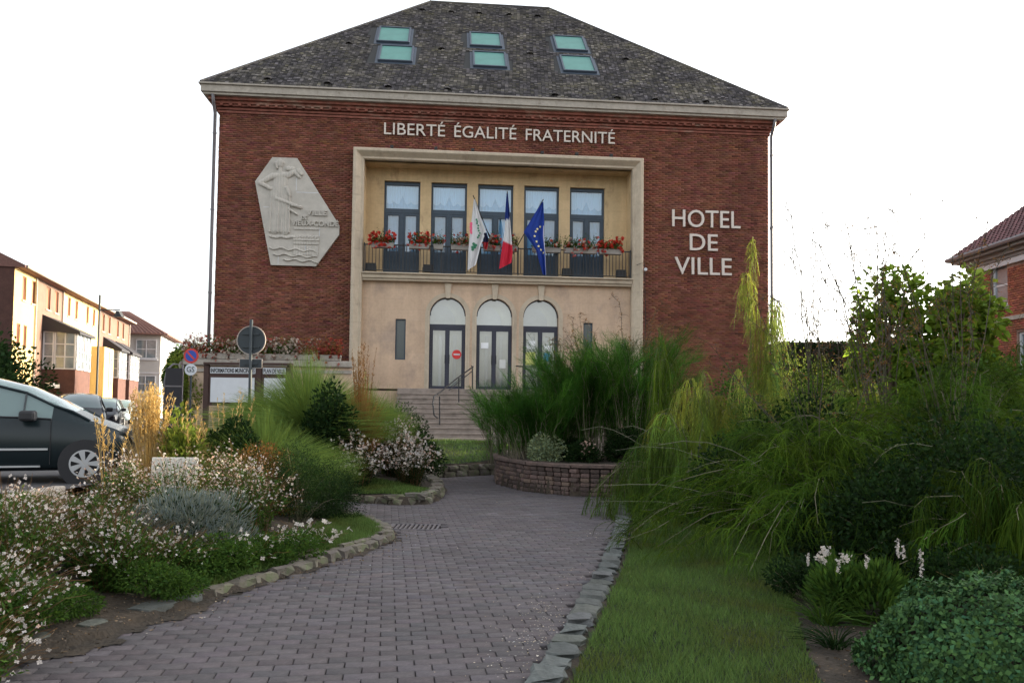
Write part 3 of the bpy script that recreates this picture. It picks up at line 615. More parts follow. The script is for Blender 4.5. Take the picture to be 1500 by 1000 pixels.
# relief plaque
PQ = [(-8.35, 9.03), (-7.80, 9.88), (-6.97, 9.88), (-5.51, 7.62), (-5.51, 7.30), (-6.27, 6.20), (-7.76, 6.20)]
pq = MB().prism(PQ, -.10, .02).build('relief_plaque', m_relief, hall, bevel=.008)
zu = lambda zx: -8.35+(360+zx/5.555-376)*.02355
zz_ = lambda zy: 9.87-(220+zy/5.555-231)*.02323
sc = .02355/5.555
GX, GY = np.meshgrid(np.linspace(100, 700, 260), np.linspace(60, 935, 380)); Hh = np.zeros(GX.shape)
def cap(x0, y0, x1, y1, r0, r1=None, h=1.):
    global Hh
    r1 = r1 or r0; dx, dy = x1-x0, y1-y0; t = np.clip(((GX-x0)*dx+(GY-y0)*dy)/(dx*dx+dy*dy+1e-9), 0, 1); r = r0+(r1-r0)*t
    d = np.hypot(GX-x0-t*dx, GY-y0-t*dy)/r; Hh = np.maximum(Hh, h*np.sqrt(np.clip(1-d**2.4, 0, 1)))
cap(278, 108, 278, 118, 38, 32, 1.1); cap(250, 110, 262, 150, 16, 10, 1.2); cap(282, 150, 284, 190, 18, 22, .8); cap(235, 215, 345, 205, 28, 26, .9); cap(290, 230, 282, 330, 58, 52, .85)
cap(225, 215, 130, 275, 26, 20, .95); cap(130, 275, 215, 320, 20, 16, .95); cap(345, 205, 395, 175, 26, 22, .9); cap(395, 175, 435, 215, 20, 14, .9); cap(345, 150, 385, 150, 22, 18, .8); cap(425, 165, 450, 190, 22, 18, .95)
cap(275, 345, 250, 640, 68, 50, .8); cap(320, 350, 330, 650, 40, 46, .75); cap(265, 400, 450, 465, 20, 14, 1.15); cap(360, 480, 425, 522, 12, 8, 1.); cap(340, 310, 365, 370, 18, 12, 1.1); cap(385, 450, 455, 460, 14, 10, 1.2)
for k in range(6): cap(225+k*28, 380, 215+k*30, 670, 5, 7, 1.0)
for k in range(5): cap(225+k*42, 705+8*(k % 2), 260+k*42, 705+8*((k+1) % 2), 14, 12, .7)
for zy, x0, x1 in ((800, 220, 590), (850, 250, 600), (890, 330, 595)):
    n = int((x1-x0)/24)
    for k in range(n): a = x0+k*24; cap(a, zy+9*sin(k*1.3)+k*1.2, a+24, zy+9*sin((k+1)*1.3)+(k+1)*1.2, 7, 7, .7)
def rect(x0, y0, x1, y1, h):
    global Hh
    Hh = np.maximum(Hh, np.where((GX > x0) & (GX < x1) & (GY > y0) & (GY < y1), h, 0))
rect(400, 625, 600, 645, .45); rect(400, 690, 600, 765, .45); rect(400, 775, 492, 850, .3); rect(502, 775, 600, 850, .3); cap(405, 730, 595, 730, 8, 8, .8)
for k in range(7): cap(412+k*27, 712, 425+k*27, 700, 5, 5, .8)
V = np.stack([zu(0)+GX*sc, -.096-Hh*.085-.004*np.sin(GX*.3)*(Hh > .1), zz_(0)-GY*.02323/5.555], -1).reshape(-1, 3)
nx, ny = GX.shape[1], GX.shape[0]; i, j = np.meshgrid(np.arange(nx-1), np.arange(ny-1)); a = (j*nx+i).ravel(); FF = np.stack([a, a+nx, a+nx+1, a+1], 1)
hm = Hh.ravel(); FF = FF[(hm[FF].max(1) > .01)]
mesh_np('relief_figure', V, FF, m_relief, pq, smooth=True)
for s_, x0, x1, zy in (('VILLE', 500, 660, 525), ('DE', 460, 503, 562), ('VIEUX-CONDÉ', 385, 752, 612)):
    lettering(s_, zu(x0), zu(x1), zz_(zy), .17 if s_ != 'DE' else .13, -.125, pq, m_relief, split=False, ext=.028, name='carved_text', offset=.006)
for x0, y0, x1, y1 in ((412, 225, 414, 325), (415, 338, 585, 341), (160, 468, 205, 470), (495, 768, 497, 840), (284, 855, 286, 930), (603, 625, 605, 690)):
    MB().box(zu(x0)-.004, zu(x1)+.004, -.104, -.101, zz_(y1)-.004, zz_(y0)+.004).build('joint_line', m_white, pq)
# downpipes
for x, s in ((-9.72, -1), (9.68, 1)):
    d = MB().tube([(x-s*.0, -.42, 11.85), (x, -.30, 11.6), (x, -.10, 11.3), (x, -.10, 6), (x, -.10, .2)], .055, 10).build('downpipe', m_zinc, hall, smooth=True)
    for z in (2.5, 5.2, 8., 10.6): MB().tube([(x, -.10, z), (x, -.10, z+.05)], .068, 10).build('pipe_collar', m_zinc, d)
for x, z0, z1 in ((5.02, 3.0, 6.6),): MB().tube([(x, -.37, z0), (x+.02, -.37, 4.6), (x-.02, -.37, z1), (x-.3, -.36, z1-.1)], .012, 5).build('cable', m_black, hall)
MB().disc((5.03, 6.35), .055, -.42, -.34).build('lamp_bowl', m_white, hall)
# railing
rl = empty('balcony_railing'); rl.parent = hall; tag(rl)
ry = -.10
MB().box(IX0+.03, IX1-.03, ry-.02, ry+.02, 6.98, 7.02).build('top_rail', m_black, rl); MB().box(IX0+.03, IX1-.03, ry-.012, ry+.012, 6.12, 6.145).build('bottom_rail', m_black, rl)
bb = MB()
for i in range(80): x = IX0+.1+i*(IX1-IX0-.2)/79; bb.box(x-.011, x+.011, ry-.010, ry+.010, 6.145, 6.98)
tag(bb.build('bars', m_black, rl), kind='stuff')
for i in range(8): x = IX0+.05+i*(IX1-IX0-.1)/7; MB().box(x-.02, x+.02, ry-.02, ry+.02, 6.05, 7.06).build('baluster_post', m_black, rl)
# spotlights on top of the portal rim
LM = lambda x, y, z: tuple(np.array(HO)+np.array([x*cos(A)-y*sin(A), x*sin(A)+y*cos(A), z]))
for i, px in enumerate((570, 634, 688, 791, 843, 895)):
    x = (px-750)/1150*26.9+.45-.02; o = empty('spotlight', LM(x, -.2, PZ), A, 'small black spotlight on the stone lintel, number %s from the left' % ['first', 'second', 'third', 'fourth', 'fifth', 'last'][i], 'spotlight', 'spotlights on the portal lintel')
    MB().box(-.055, .055, -.09, .03, .03, .12).build('lamp_body', m_black, o, bevel=.01); MB().box(-.02, .02, -.02, .02, 0, .03).build('bracket', m_black, o)
for i, px in enumerate((544, 626, 830, 911)):
    x = (px-750)/1150*27.3+.45; o = empty('floodlight', LM(x, .05, 6.05), A, 'black boxy floodlight on the balcony floor, ' + ['leftmost', 'second from left', 'second from right', 'rightmost'][i], 'floodlight', 'floodlights on the balcony')
    MB().box(-.17, .17, -.05, .12, .08, .34).build('lamp_body', m_black, o, bevel=.02); MB().box(-.19, -.17, -.0, .04, 0, .25).box(.17, .19, -.0, .04, 0, .25).box(-.17, .17, -.0, .04, 0, .02).build('bracket', m_black, o)
# landing and steps
st = empty('steps', HO, A); tag(st, kind='structure')
lo = MB().box(-3.4, 3.6, -1.0, LY+.28, 1.95, Z0).build('landing', m_step, st, bevel=.012); tag(lo, kind='structure')
MB().box(-9.4, IX0-.2, -1.2, -.06, 0, 1.2).box(-3.35, 3.55, -.98, LY+.1, 0, 1.95).build('podium', m_step, st); bpy.data.objects['podium']['kind'] = 'structure'
wlow = MB().box(IX0-.03, IX1+.03, LY+.02, 1.59, 0, Z0-.07).build('plinth', m_stone_lo, hall)
NS = 14; RI = Z0/NS
for i in range(1, NS):
    z1 = Z0-i*RI; y1 = -1.0-(i-1)*.31
    o = MB().box(-3.4-.0*i, 3.6, y1-.33, y1+.02, z1-.055, z1).box(-3.38, 3.58, y1-.30, y1+.02, z1-RI+.001, z1-.055).build('step', m_step, st, bevel=.008)
# terrace wall with flower troughs (left of the portal)
TY = -1.5
tw = empty('terrace_wall', HO, A, 'pale rendered terrace wall with overhanging coping below the brick facade left of the portal', 'wall')
MB().box(-9.9, -4.85, TY, TY+.25, 0, 2.72).build('wall', m_stone_lo, tw); MB().box(-10.05, -4.80, TY-.12, TY+.35, 2.72, 2.92).build('coping', m_cornice, tw, bevel=.03); MB().box(-10.0, -4.82, TY-.05, TY, 2.52, 2.62).build('string_course', m_cornice, tw)
MB().tube([(-10.0, TY+.1, 2.45), (-10.12, TY+.1, 2.55), (-10.18, TY+.1, 2.72), (-10.1, TY+.1, 2.86)], .07, 8).build('scroll_end', m_cornice, tw)

# ------------------------------------------------------------------ plant kit
def unit(v): return v/(np.linalg.norm(v, axis=-1, keepdims=True)+1e-9)
def ribbons(P, w0, w1=None):
    N, K, _ = P.shape; T = np.gradient(P, axis=1); T = unit(T); r = unit(RNG.normal(size=(N, 1, 3))); side = unit(np.cross(T, r+0*T))
    w1 = w0*.3 if w1 is None else w1
    wd = (np.linspace(1, 0, K)[None, :, None]*w0+np.linspace(0, 1, K)[None, :, None]*w1)/2
    V = np.stack([P-side*wd, P+side*wd], 2).reshape(N*K*2, 3); a = (np.arange(N)[:, None]*K*2+np.arange(K-1)[None]*2).ravel()
    return V, np.stack([a, a+1, a+3, a+2], 1)
def leaves(C, D, L, W, droop=.0):
    N = len(C); D = unit(D); r = unit(RNG.normal(size=(N, 3))); s = unit(np.cross(D, r)); n = np.cross(s, D)
    L = np.asarray(L).reshape(-1, 1)*np.ones((N, 1)); W = np.asarray(W).reshape(-1, 1)*np.ones((N, 1))
    V = np.stack([C, C+D*L*.5+s*W*.5+n*W*.12, C+D*L-np.array([0, 0, 1.])*droop*L, C+D*L*.5-s*W*.5+n*W*.12], 1).reshape(-1, 3)
    return V, np.arange(N*4).reshape(N, 4)
def merge(*vf):
    V = []; Fc = []; b = 0; n = []
    for v, f in vf: V.append(v); Fc.append(f+b); b += len(v); n.append(len(v))
    return np.concatenate(V), np.concatenate(Fc)
def vt(nv, per, sd=.22, yel=.1):
    n = -(-nv//per); v = np.clip(RNG.normal(1, sd, n), .45, 1.9); y = RNG.normal(0, yel, n)
    c = np.stack([v*(1+y), v*(1+.3*y), v*(1-y)], 1).clip(.1, 3); return np.repeat(c, per, 0)[:nv]
def put(name, vf, mat, parent, per, sd=.22, yel=.1, mul=None):
    V, Fc = vf; col = vt(len(V), per, sd, yel)
    if mul is not None: col = col*np.repeat(mul, per, 0)[:len(V)]
    o = mesh_np(name, V, Fc, mat, parent, col=col); o['kind'] = 'stuff'; return o
GZ = lambda x, y: float(height(np.array([x]), np.array([y]))[0])
def plant(name, x, y, label, cat, group=None, z=None, rz=0.): return empty(name, (x, y, GZ(x, y) if z is None else z), rz, label, cat, group)
def petals(C, r, mat, name, parent, n=4, sd=.12):
    N = len(C); ax = unit(RNG.normal(size=(N, 3))+np.array([0, -.6, .5])); r1 = unit(np.cross(ax, RNG.normal(size=(N, 3)))); r2 = np.cross(ax, r1); Vs = []; 
    sz = r*RNG.uniform(.6, 1.2, (N, 1))
    for k in range(n):
        a = 2*pi*k/n; d = cos(a)*r1+sin(a)*r2; e = -sin(a)*r1+cos(a)*r2
        Vs.append(np.stack([C, C+(d*.6+e*.42)*sz+ax*sz*.2, C+d*sz+ax*sz*.1, C+(d*.6-e*.42)*sz+ax*sz*.2], 1))
    V = np.stack(Vs, 1).reshape(-1, 3); return put(name, (V, np.arange(len(V)).reshape(-1, 4)), mat, parent, 4*n, sd, .03)
def gaura(x, y, h, r, label, nst=130, nfl=420, pink=.25, group=None, lean=(0, 0), leafmat=None, fr=.0145):
    nfl = int(nfl*1.6)
    t = plant('gaura_plant', x, y, label, 'flowering plant', group); K = 7
    a = RNG.uniform(0, 2*pi, nst); q = RNG.uniform(0, 1, nst)**.7; tt = np.linspace(0, 1, K)[None, :, None]
    base = np.stack([np.cos(a)*q*r*.35, np.sin(a)*q*r*.35, np.zeros(nst)-.03], 1)[:, None]; out = np.stack([np.cos(a)*r*q+lean[0], np.sin(a)*r*q+lean[1], np.zeros(nst)], 1)[:, None]
    hh = (h*RNG.uniform(.55, 1.08, nst)*(1-.35*q*q))[:, None, None]
    P = base+out*(tt**1.6)*.75+np.array([0, 0, 1.])*hh*(1-(1-tt)**1.5)+RNG.normal(0, .012, (nst, K, 3))*tt
    put('stems', ribbons(P, .006, .003), l_stem, t, 2*K)
    nl = nst*26; i = RNG.integers(0, nst, nl); u = RNG.uniform(.02, .72, nl)**1.1*(K-1); k = u.astype(int).clip(0, K-2); f = (u-k)[:, None]; C = P[i, k]*(1-f)+P[i, k+1]*f+RNG.normal(0, .025, (nl, 3))
    put('foliage', leaves(C, RNG.normal(size=(nl, 3))+np.array([0, 0, .5]), RNG.uniform(.03, .07, nl), RNG.uniform(.008, .016, nl)), leafmat or l_mid, t, 4, .3)
    i = RNG.integers(0, nst, nfl); u = RNG.uniform(.45, 1., nfl)*(K-1.001); k = u.astype(int).clip(0, K-2); f = (u-k)[:, None]; C = P[i, k]*(1-f)+P[i, k+1]*f+RNG.normal(0, .02, (nfl, 3))
    n1 = int(nfl*(1-pink)); petals(C[:n1], fr, l_flow, 'white_flowers', t); petals(C[n1:], fr*.8, l_pink, 'pink_buds', t)
    return t
def grass_tuft(x, y, h, r, label, n=900, mat=None, w=.006, name='ornamental_grass', group=None, spread=1., upright=.4, plumes=0, pm=None, z=None, yel=.1):
    t = plant(name, x, y, label, 'grass', group, z=z); K = 6; tt = np.linspace(0, 1, K)[None, :, None]
    a = RNG.uniform(0, 2*pi, n); q = RNG.uniform(0, 1, n)**.6; base = np.stack([np.cos(a)*q*r*.25, np.sin(a)*q*r*.25, 0*a-.02], 1)[:, None]
    out = np.stack([np.cos(a+RNG.normal(0, .3, n))*r*q, np.sin(a+RNG.normal(0, .3, n))*r*q, 0*a], 1)[:, None]*spread; hh = (h*RNG.uniform(.55, 1.05, n)*(1-.3*q))[:, None, None]
    P = base+out*tt**2*1.0+np.array([0, 0, 1.])*hh*(tt-.38*(1-upright)*tt**3*(.2+q[:, None, None]))*1.08
    put('blades', ribbons(P, w, w*.25), mat or l_grass, t, 2*K, .25, yel)
    if plumes:
        n = plumes; a = RNG.uniform(0, 2*pi, n); q = RNG.uniform(0, 1, n); ln = np.stack([np.cos(a)*q*r*.5, np.sin(a)*q*r*.5, 0*a], 1)[:, None]; hh = (h*RNG.uniform(1.0, 1.35, n))[:, None, None]
        P = ln*.3+ln*tt**1.5+np.array([0, 0, 1.])*hh*tt; put('plume_stems', ribbons(P, .006, .004), pm or l_straw, t, 2*K)
        m = n*40; i = RNG.integers(0, n, m); u = RNG.uniform(.62, 1, m)*(K-1.001); k = u.astype(int).clip(0, K-2); f = (u-k)[:, None]; C = P[i, k]*(1-f)+P[i, k+1]*f+RNG.normal(0, .006, (m, 3))
        put('plumes', leaves(C, RNG.normal(0, .35, (m, 3))+np.array([0, 0, 1.]), RNG.uniform(.03, .07, m), .012), pm or l_straw, t, 4, .2)
    return t
def clumps(n, r, h, z0=0., k=14, fill=.75, flat=1.):
    """leaf positions: k sub-clumps spread through an ellipsoid, leaves towards each clump's skin"""
    c = unit(RNG.normal(size=(k, 3)))*RNG.uniform(.35, 1., (k, 1))**.6*fill; c[:, 2] = abs(c[:, 2])*1.0 if flat == 1 else c[:, 2]
    cr = RNG.uniform(.28, .5, k); i = RNG.integers(0, k, n); d = unit(RNG.normal(size=(n, 3))); rad = RNG.uniform(.3, 1, n)**.5
    p = c[i]+d*(cr[i]*rad)[:, None]; return np.stack([p[:, 0]*r, p[:, 1]*r, z0+p[:, 2]*h], 1), d
def leaf_shrub(x, y, r, h, label, n=5000, mat=None, L=.06, W=.03, name='leafy_shrub', cat='shrub', group=None, k=16, z=None, ry=None, twigs=26, sd=.3, yel=.1, z0=.15):
    t = plant(name, x, y, label, cat, group, z=z); P, d = clumps(n, r, h*.8, h*z0, k); P[:, 2] = np.abs(P[:, 2])+.01
    if ry: P[:, 1] *= ry/r
    put('foliage', leaves(P, d+RNG.normal(0, .5, (n, 3))+np.array([0, 0, .3]), L*RNG.uniform(.6, 1.2, n), W*RNG.uniform(.7, 1.2, n), .15), mat or l_mid, t, 4, sd, yel)
    K = 5; tt = np.linspace(0, 1, K)[None, :, None]; e = P[RNG.integers(0, n, twigs)][:, None]; b = e*np.array([.12, .12, 0])-np.array([0, 0, .03]); B = b+(e-b)*tt+np.array([0, 0, 1.])*np.sin(tt*pi)*.1*h
    put('stems', ribbons(B, .014, .004), m_twig, t, 2*K); return t
def feathery(x, y, h, r, label, nb=46, ns=22, nt=7, mat=None, name='tamarisk_shrub', group=None, droop=.5, bias=(0, 0), z=None, sl=.34, upright=.0, w=.0075, bare=0, tl=.11, a0=0, a1=2*pi, rb=.06, u0=.14, hang=None, arcs=0, bw=.014):
    hang = droop if hang is None else hang
    t = plant(name, x, y, label, 'shrub', group, z=z); K = 9; tt = np.linspace(0, 1, K)
    a = RNG.uniform(a0, a1, nb); q = RNG.uniform(.15, 1, nb)**.8; reach = r*q; hh = h*RNG.uniform(.6, 1.05, nb)*(1-.45*q*(1-upright))
    P = np.zeros((nb, K, 3)); T = tt[None, :]
    P[:, :, 0] = np.cos(a)[:, None]*(rb*q[:, None]+reach[:, None]*T**1.25)+bias[0]*T**1.3; P[:, :, 1] = np.sin(a)[:, None]*(rb*q[:, None]+reach[:, None]*T**1.25)+bias[1]*T**1.3
    P[:, :, 2] = hh[:, None]*(1-(1-T)**1.8)-droop*reach[:, None]*.55*T**3.2
    P[:, 1:] += RNG.normal(0, .02, (nb, K-1, 3)); P[:, :, 2] = np.maximum(P[:, :, 2], -.02+.1*T)
    put('branches', ribbons(P, .018, .005), m_twig, t, 2*K)
    m = nb*ns; i = RNG.integers(0, nb, m); u = (RNG.uniform(u0, 1., m)**.8)*(K-1.001); k = u.astype(int).clip(0, K-2); f = (u-k)[:, None]; C = P[i, k]*(1-f)+P[i, k+1]*f; tang = unit(P[i, k+1]-P[i, k])
    K2 = 6; t2 = np.linspace(0, 1, K2)[None, :, None]; D = unit(tang*(.6+upright)+RNG.normal(0, .45, (m, 3))+np.array([0, 0, .25+upright]))[:, None]; ln = (sl*RNG.uniform(.5, 1.25, m))[:, None, None]
    Q = C[:, None]+D*ln*(t2 if hang < 1 else t2**.7*.6)-np.array([0, 0, 1.])*ln*hang*1.1*t2**(2.2 if hang < 1 else 1.7)
    bm_ = np.stack([RNG.lognormal(0, .38, nb)]*3, 1).clip(.4, 2.0)*(1+RNG.normal(0, .12, (nb, 1))*np.array([[1., .2, -.6]])); put('branchlets', ribbons(Q, w, w*.5), mat or l_tam, t, 2*K2, .22, mul=bm_[i]); i1 = i
    mm = m*nt; i = RNG.integers(0, m, mm); u = RNG.uniform(.05, 1., mm)*(K2-1.001); k = u.astype(int).clip(0, K2-2); f = (u-k)[:, None]; C = Q[i, k]*(1-f)+Q[i, k+1]*f; tang = unit(Q[i, k+1]-Q[i, k])
    K3 = 3; t3 = np.linspace(0, 1, K3)[None, :, None]; D = unit(tang+RNG.normal(0, .5, (mm, 3)))[:, None]; ln = (tl*RNG.uniform(.5, 1.3, mm))[:, None, None]
    R = C[:, None]+D*ln*t3-np.array([0, 0, 1.])*ln*hang*.7*t3**2
    put('sprays', ribbons(R, w*.75, w*.4), mat or l_tam, t, 2*K3, .25, mul=bm_[i1[i]])
    if arcs:
        a = RNG.uniform(a0, a1, arcs); P = np.zeros((arcs, K, 3)); q = RNG.uniform(.6, 1.15, arcs)*r
        P[:, :, 0] = np.cos(a)[:, None]*q[:, None]*T**1.1+bias[0]*T; P[:, :, 1] = np.sin(a)[:, None]*q[:, None]*T**1.1; P[:, :, 2] = (h*RNG.uniform(.15, .75, arcs))[:, None]*(1-(1-T)**2)-.12*T**3
        P[:, 1:] += RNG.normal(0, .012, (arcs, K-1, 3)); put('long_stems', ribbons(P, .012, .005), m_ptwig, t, 2*K)
    if bare:
        a = RNG.uniform(a0, a1, bare); P = np.zeros((bare, K, 3)); q = RNG.uniform(.3, 1., bare)*r*.8
        P[:, :, 0] = np.cos(a)[:, None]*q[:, None]*T**1.3+bias[0]*T; P[:, :, 1] = np.sin(a)[:, None]*q[:, None]*T**1.3; P[:, :, 2] = (h*RNG.uniform(1.1, 1.65, bare))[:, None]*(1-(1-T)**1.5)
        P[:, 1:] += RNG.normal(0, .03, (bare, K-1, 3)); put('bare_shoots', ribbons(P, bw, bw*.45), m_dtwig, t, 2*K)
        m = bare*26; i = RNG.integers(0, bare, m); u = RNG.uniform(.45, 1, m)*(K-1.001); k = u.astype(int).clip(0, K-2); f = (u-k)[:, None]; C = P[i, k]*(1-f)+P[i, k+1]*f
        D = unit(RNG.normal(0, .6, (m, 3))+np.array([0, 0, .5]))[:, None]; ln = RNG.uniform(.06, .22, m)[:, None, None]; Q = C[:, None]+D*ln*t2-np.array([0, 0, 1.])*ln*.5*t2**2
        put('side_twigs', ribbons(Q, bw*.5, bw*.3), m_dtwig, t, 2*K2)
        m2 = m*5; i = RNG.integers(0, m, m2); C = Q[i, RNG.integers(1, K2, m2)]; put('shoot_leaves', leaves(C, RNG.normal(size=(m2, 3)), .022, .010), l_rust, t, 4, .4)
    return t
def tree(x, y, h, r, label, n=4500, mat=None, L=.10, W=.055, z=None, k=20, trunk=.06, crown0=.35, name='leafy_tree'):
    t = plant(name, x, y, label, 'tree', z=z)
    MB().tube([(0, 0, -.05), (.05, .03, h*.3), (-.03, 0, h*.6), (0, 0, h*.9)], [trunk, trunk*.8, trunk*.5, trunk*.2], 8).build('trunk', m_bark, t, smooth=True)
    P, d = clumps(n, r, h*(1-crown0)*.5, 0, k, .8, 0); P[:, 2] += h*(crown0+(1-crown0)*.5)
    K = 5; nl = 30; tt = np.linspace(0, 1, K)[None, :, None]; e = P[RNG.integers(0, n, nl)][:, None]; b = np.zeros((nl, 1, 3)); b[:, 0, 2] = RNG.uniform(.3, .8, nl)*h*.8
    put('limbs', ribbons(b+(e-b)*tt+np.array([0, 0, 1.])*np.sin(tt*pi)*.08*h, trunk*.5, .008), m_bark, t, 2*K)
    put('crown', leaves(P, d+RNG.normal(0, .5, (n, 3)), L*RNG.uniform(.6, 1.2, n), W*RNG.uniform(.7, 1.2, n), .2), mat or l_mid, t, 4, .3); return t

# ------------------------------------------------------------------ left flower beds
gg = 'white gaura plants in the left beds'
for q, (x, y, h, r, pk, lab) in enumerate([
    (-3.15, 4.75, .62, .55, .12, 'white flowering gaura in the bottom left corner beside the path edge'),
    (-2.95, 4.15, .55, .5, .1, 'white gaura leaning into the very bottom left corner of the picture'),
    (-3.55, 5.6, .82, .62, .15, 'tall white gaura at the left frame edge, second from the bottom corner'),
    (-3.05, 6.1, .66, .5, .15, 'white gaura just left of the grey bush above the bare kerb corner'),
    (-4.3, 6.7, .56, .7, .3, 'pinkish white gaura in front of the dark car door'),
    (-3.85, 7.2, .52, .6, .3, 'white gaura directly in front of the car wheel'),
    (-4.9, 7.9, .42, .7, .4, 'sparse pink budded gaura beside the street kerb at the far left')]):
    gaura(x, y, h, r, lab, 320, 470 if q < 3 else 330, pk, gg)
for x, y, h, r, pk, lab in [(-3.55, 8.35, .80, .6, .55, 'pink tinged gaura around the white marker stone'), (-2.75, 8.3, .82, .55, .5, 'sunlit gaura right of the white marker stone'), (-3.2, 9.1, .85, .6, .5, 'gaura behind the white marker stone in front of the yellow shrub'), (-4.35, 8.9, .75, .5, .4, 'gaura at the foot of the straw coloured feather grass')]:
    gaura(x, y, h, r, lab, 150, 430, pk, gg, leafmat=l_mid)
for x, y, h, r, lab in [(-2.55, 13.1, .95, .55, 'dense white gaura in front of the rusty grass in the second bed'), (-1.75, 13.6, .95, .55, 'white gaura spilling over the right end of the second bed'), (-2.1, 14.6, 1.15, .6, 'taller gaura behind the rusty grass left of the steps')]:
    gaura(x, y, h, r, lab, 200, 430, .3, gg, leafmat=l_dark, fr=.026)
gaura(-2.05, 7.9, .34, .42, 'low white flowers scattered over the lawn edge by the kerb', 60, 70, .0, gg, fr=.026)
gaura(-2.35, 7.05, .36, .45, 'low white flowered clump in front of the dark bush', 60, 60, .0, gg, fr=.024)
leaf_shrub(-2.72, 5.95, .40, .26, 'low mixed green cover at the bare kerb corner under the gauras', 5000, l_mid, .035, .014)
leaf_shrub(-3.05, 5.15, .42, .30, 'low green foliage below the white gauras in the left corner', 5000, l_mid, .035, .012)
gaura(-2.85, 6.55, .42, .45, 'short gaura in front of the grey cushion bush', 160, 120, .1, gg)
t = plant('santolina_bush', -3.0, 7.25, 'silver grey cushion bush between the white gauras and the low herbs', 'shrub')
P, d = clumps(14000, .62, .50, .08, 18); P[:, 2] = abs(P[:, 2]); put('foliage', leaves(P, d+np.array([0, 0, 1.]), .06, .007), l_grey, t, 4, .2)
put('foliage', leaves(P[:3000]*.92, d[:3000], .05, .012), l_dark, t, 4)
leaf_shrub(-3.35, 7.75, .45, .42, 'round dark green bush behind the grey cushion bush', 5000, l_dark, .035, .014)
leaf_shrub(-2.55, 6.75, .5, .30, 'low green herb cushion spreading towards the kerb', 5000, l_mid, .04, .018, yel=.1)
leaf_shrub(-2.15, 7.35, .42, .28, 'low leafy cover in front of the small lawn strip', 4000, l_mid, .04, .018)
leaf_shrub(-3.4, 6.35, .40, .36, 'dark green clump beneath the white gauras', 4000, l_dark, .04, .014)
leaf_shrub(-2.5, 9.35, .62, .95, 'dark rosemary like bush right of the sunlit gaura', 14000, l_dark, .035, .009, k=22, yel=.15)
leaf_shrub(-2.25, 10.1, .45, .75, 'dark bush at the tip of the first bed next to the small lawn', 8000, l_dark, .035, .010, k=18)
leaf_shrub(-3.05, 9.9, .5, .95, 'brownish mixed shrub behind the rosemary bush', 7000, l_rust, .05, .014, yel=.2)
leaf_shrub(-4.3, 10.3, .55, 1.3, 'yellow green large leaved shrub behind the straw grass', 3800, l_yel, .13, .05, k=14)
leaf_shrub(-3.75, 10.5, .55, 1.3, 'dark green shrub right of the yellow green shrub', 6500, l_dark, .09, .04)
grass_tuft(-4.55, 9.9, 1.15, .45, 'tall straw coloured feather reed grass in front of the car bonnet', 700, l_straw, .008, 'feather_grass', upright=.9, plumes=110, spread=.6)
grass_tuft(-4.05, 10.1, 1.0, .55, 'thin straw blades leaning beside the yellow green shrub', 160, l_straw, .007, 'feather_grass', upright=.8, plumes=14, spread=1.1)
grass_tuft(-4.75, 9.3, .85, .45, 'dry pinkish grass plumes leaning over the car bonnet', 30, l_straw, .005, 'feather_grass', upright=.8, plumes=7)
grass_tuft(-3.35, 10.75, 1.42, 1.1, 'bright green ornamental grass mound in front of the notice board', 8000, l_grass, .008, upright=.25)
grass_tuft(-4.0, 11.0, 1.25, .8, 'smaller green grass mound left of the bright mound', 2600, l_grass, .008, upright=.5, plumes=10)
grass_tuft(-3.7, 14.4, 2.25, 1.5, 'large fountain of green miscanthus grass in front of the portal pier', 13000, l_grass, .011, upright=.1)
grass_tuft(-3.0, 16.2, 2.0, .8, 'second miscanthus clump closest to the stone portal', 2200, l_grass, .011, upright=.3)
grass_tuft(-2.35, 15.2, 1.65, .55, 'fine upright green grass at the left end of the steps', 1600, l_grass, .009, upright=.6)
leaf_shrub(-3.1, 13.2, .55, 1.8, 'dark leaved shrub below the miscanthus grass', 7000, l_dark, .09, .045, k=22)
leaf_shrub(-2.75, 14.3, .5, 1.35, 'dark bush beside the rusty grass', 5000, l_dark, .08, .04, k=18)
grass_tuft(-2.65, 13.8, 1.75, .42, 'rusty orange brown grass standing among the white gaura', 1500, l_rust, .008, upright=.8, plumes=25, pm=l_rust)
leaf_shrub(-1.85, 16.0, .55, .85, 'dark leafy bush at the foot of the steps on the left', 4500, l_dark, .07, .035)
leaf_shrub(-2.3, 17.2, .7, 1.3, 'dark bush with small leaves beside the lawn mound', 5000, l_dark, .07, .03)
ms = plant('marker_stone', -4.0, 9.35, 'pale stone marker slab standing among the gaura flowers', 'marker')
MB().box(-.26, .26, -.04, .04, 0, .62).build('slab', M('pale speckled stone', (.55, .52, .46), .9, noise=[(40, .35), (8, .15)]), ms, bevel=.012); MB().box(-.3, .3, -.09, .09, -.1, .06).build('base', m_rock, ms, bevel=.01, tint=True); ms.rotation_euler = (-.12, 0, .12)
# hedge by the street and greenery behind the signs
leaf_shrub(-14.4, 20.5, 2.2, 3.7, 'dark clipped hedge behind the dark car at the left edge', 32000, l_dark, .15, .08, k=46, name='hedge', cat='hedge', z=.2)
leaf_shrub(-17.5, 22.5, 2.4, 3.0, 'dark hedge continuing outward at the far left behind the car', 24000, l_dark, .15, .08, k=40, name='hedge', cat='hedge', z=.2)
tree(-11.2, 27., 3.2, .8, 'small dark tree behind the metal display column', 12000, l_mid, .15, .08, z=.24, crown0=.12)
tree(-10.3, 25.0, 3.0, .75, 'yellow green bushy tree left of the notice board', 7000, l_yel, .11, .06, z=.24, crown0=.05)
tree(-17.6, 43, 5.0, 1.3, 'distant green tree between the white house and the display column', 3000, l_mid, .2, .1, z=.24, crown0=.2)

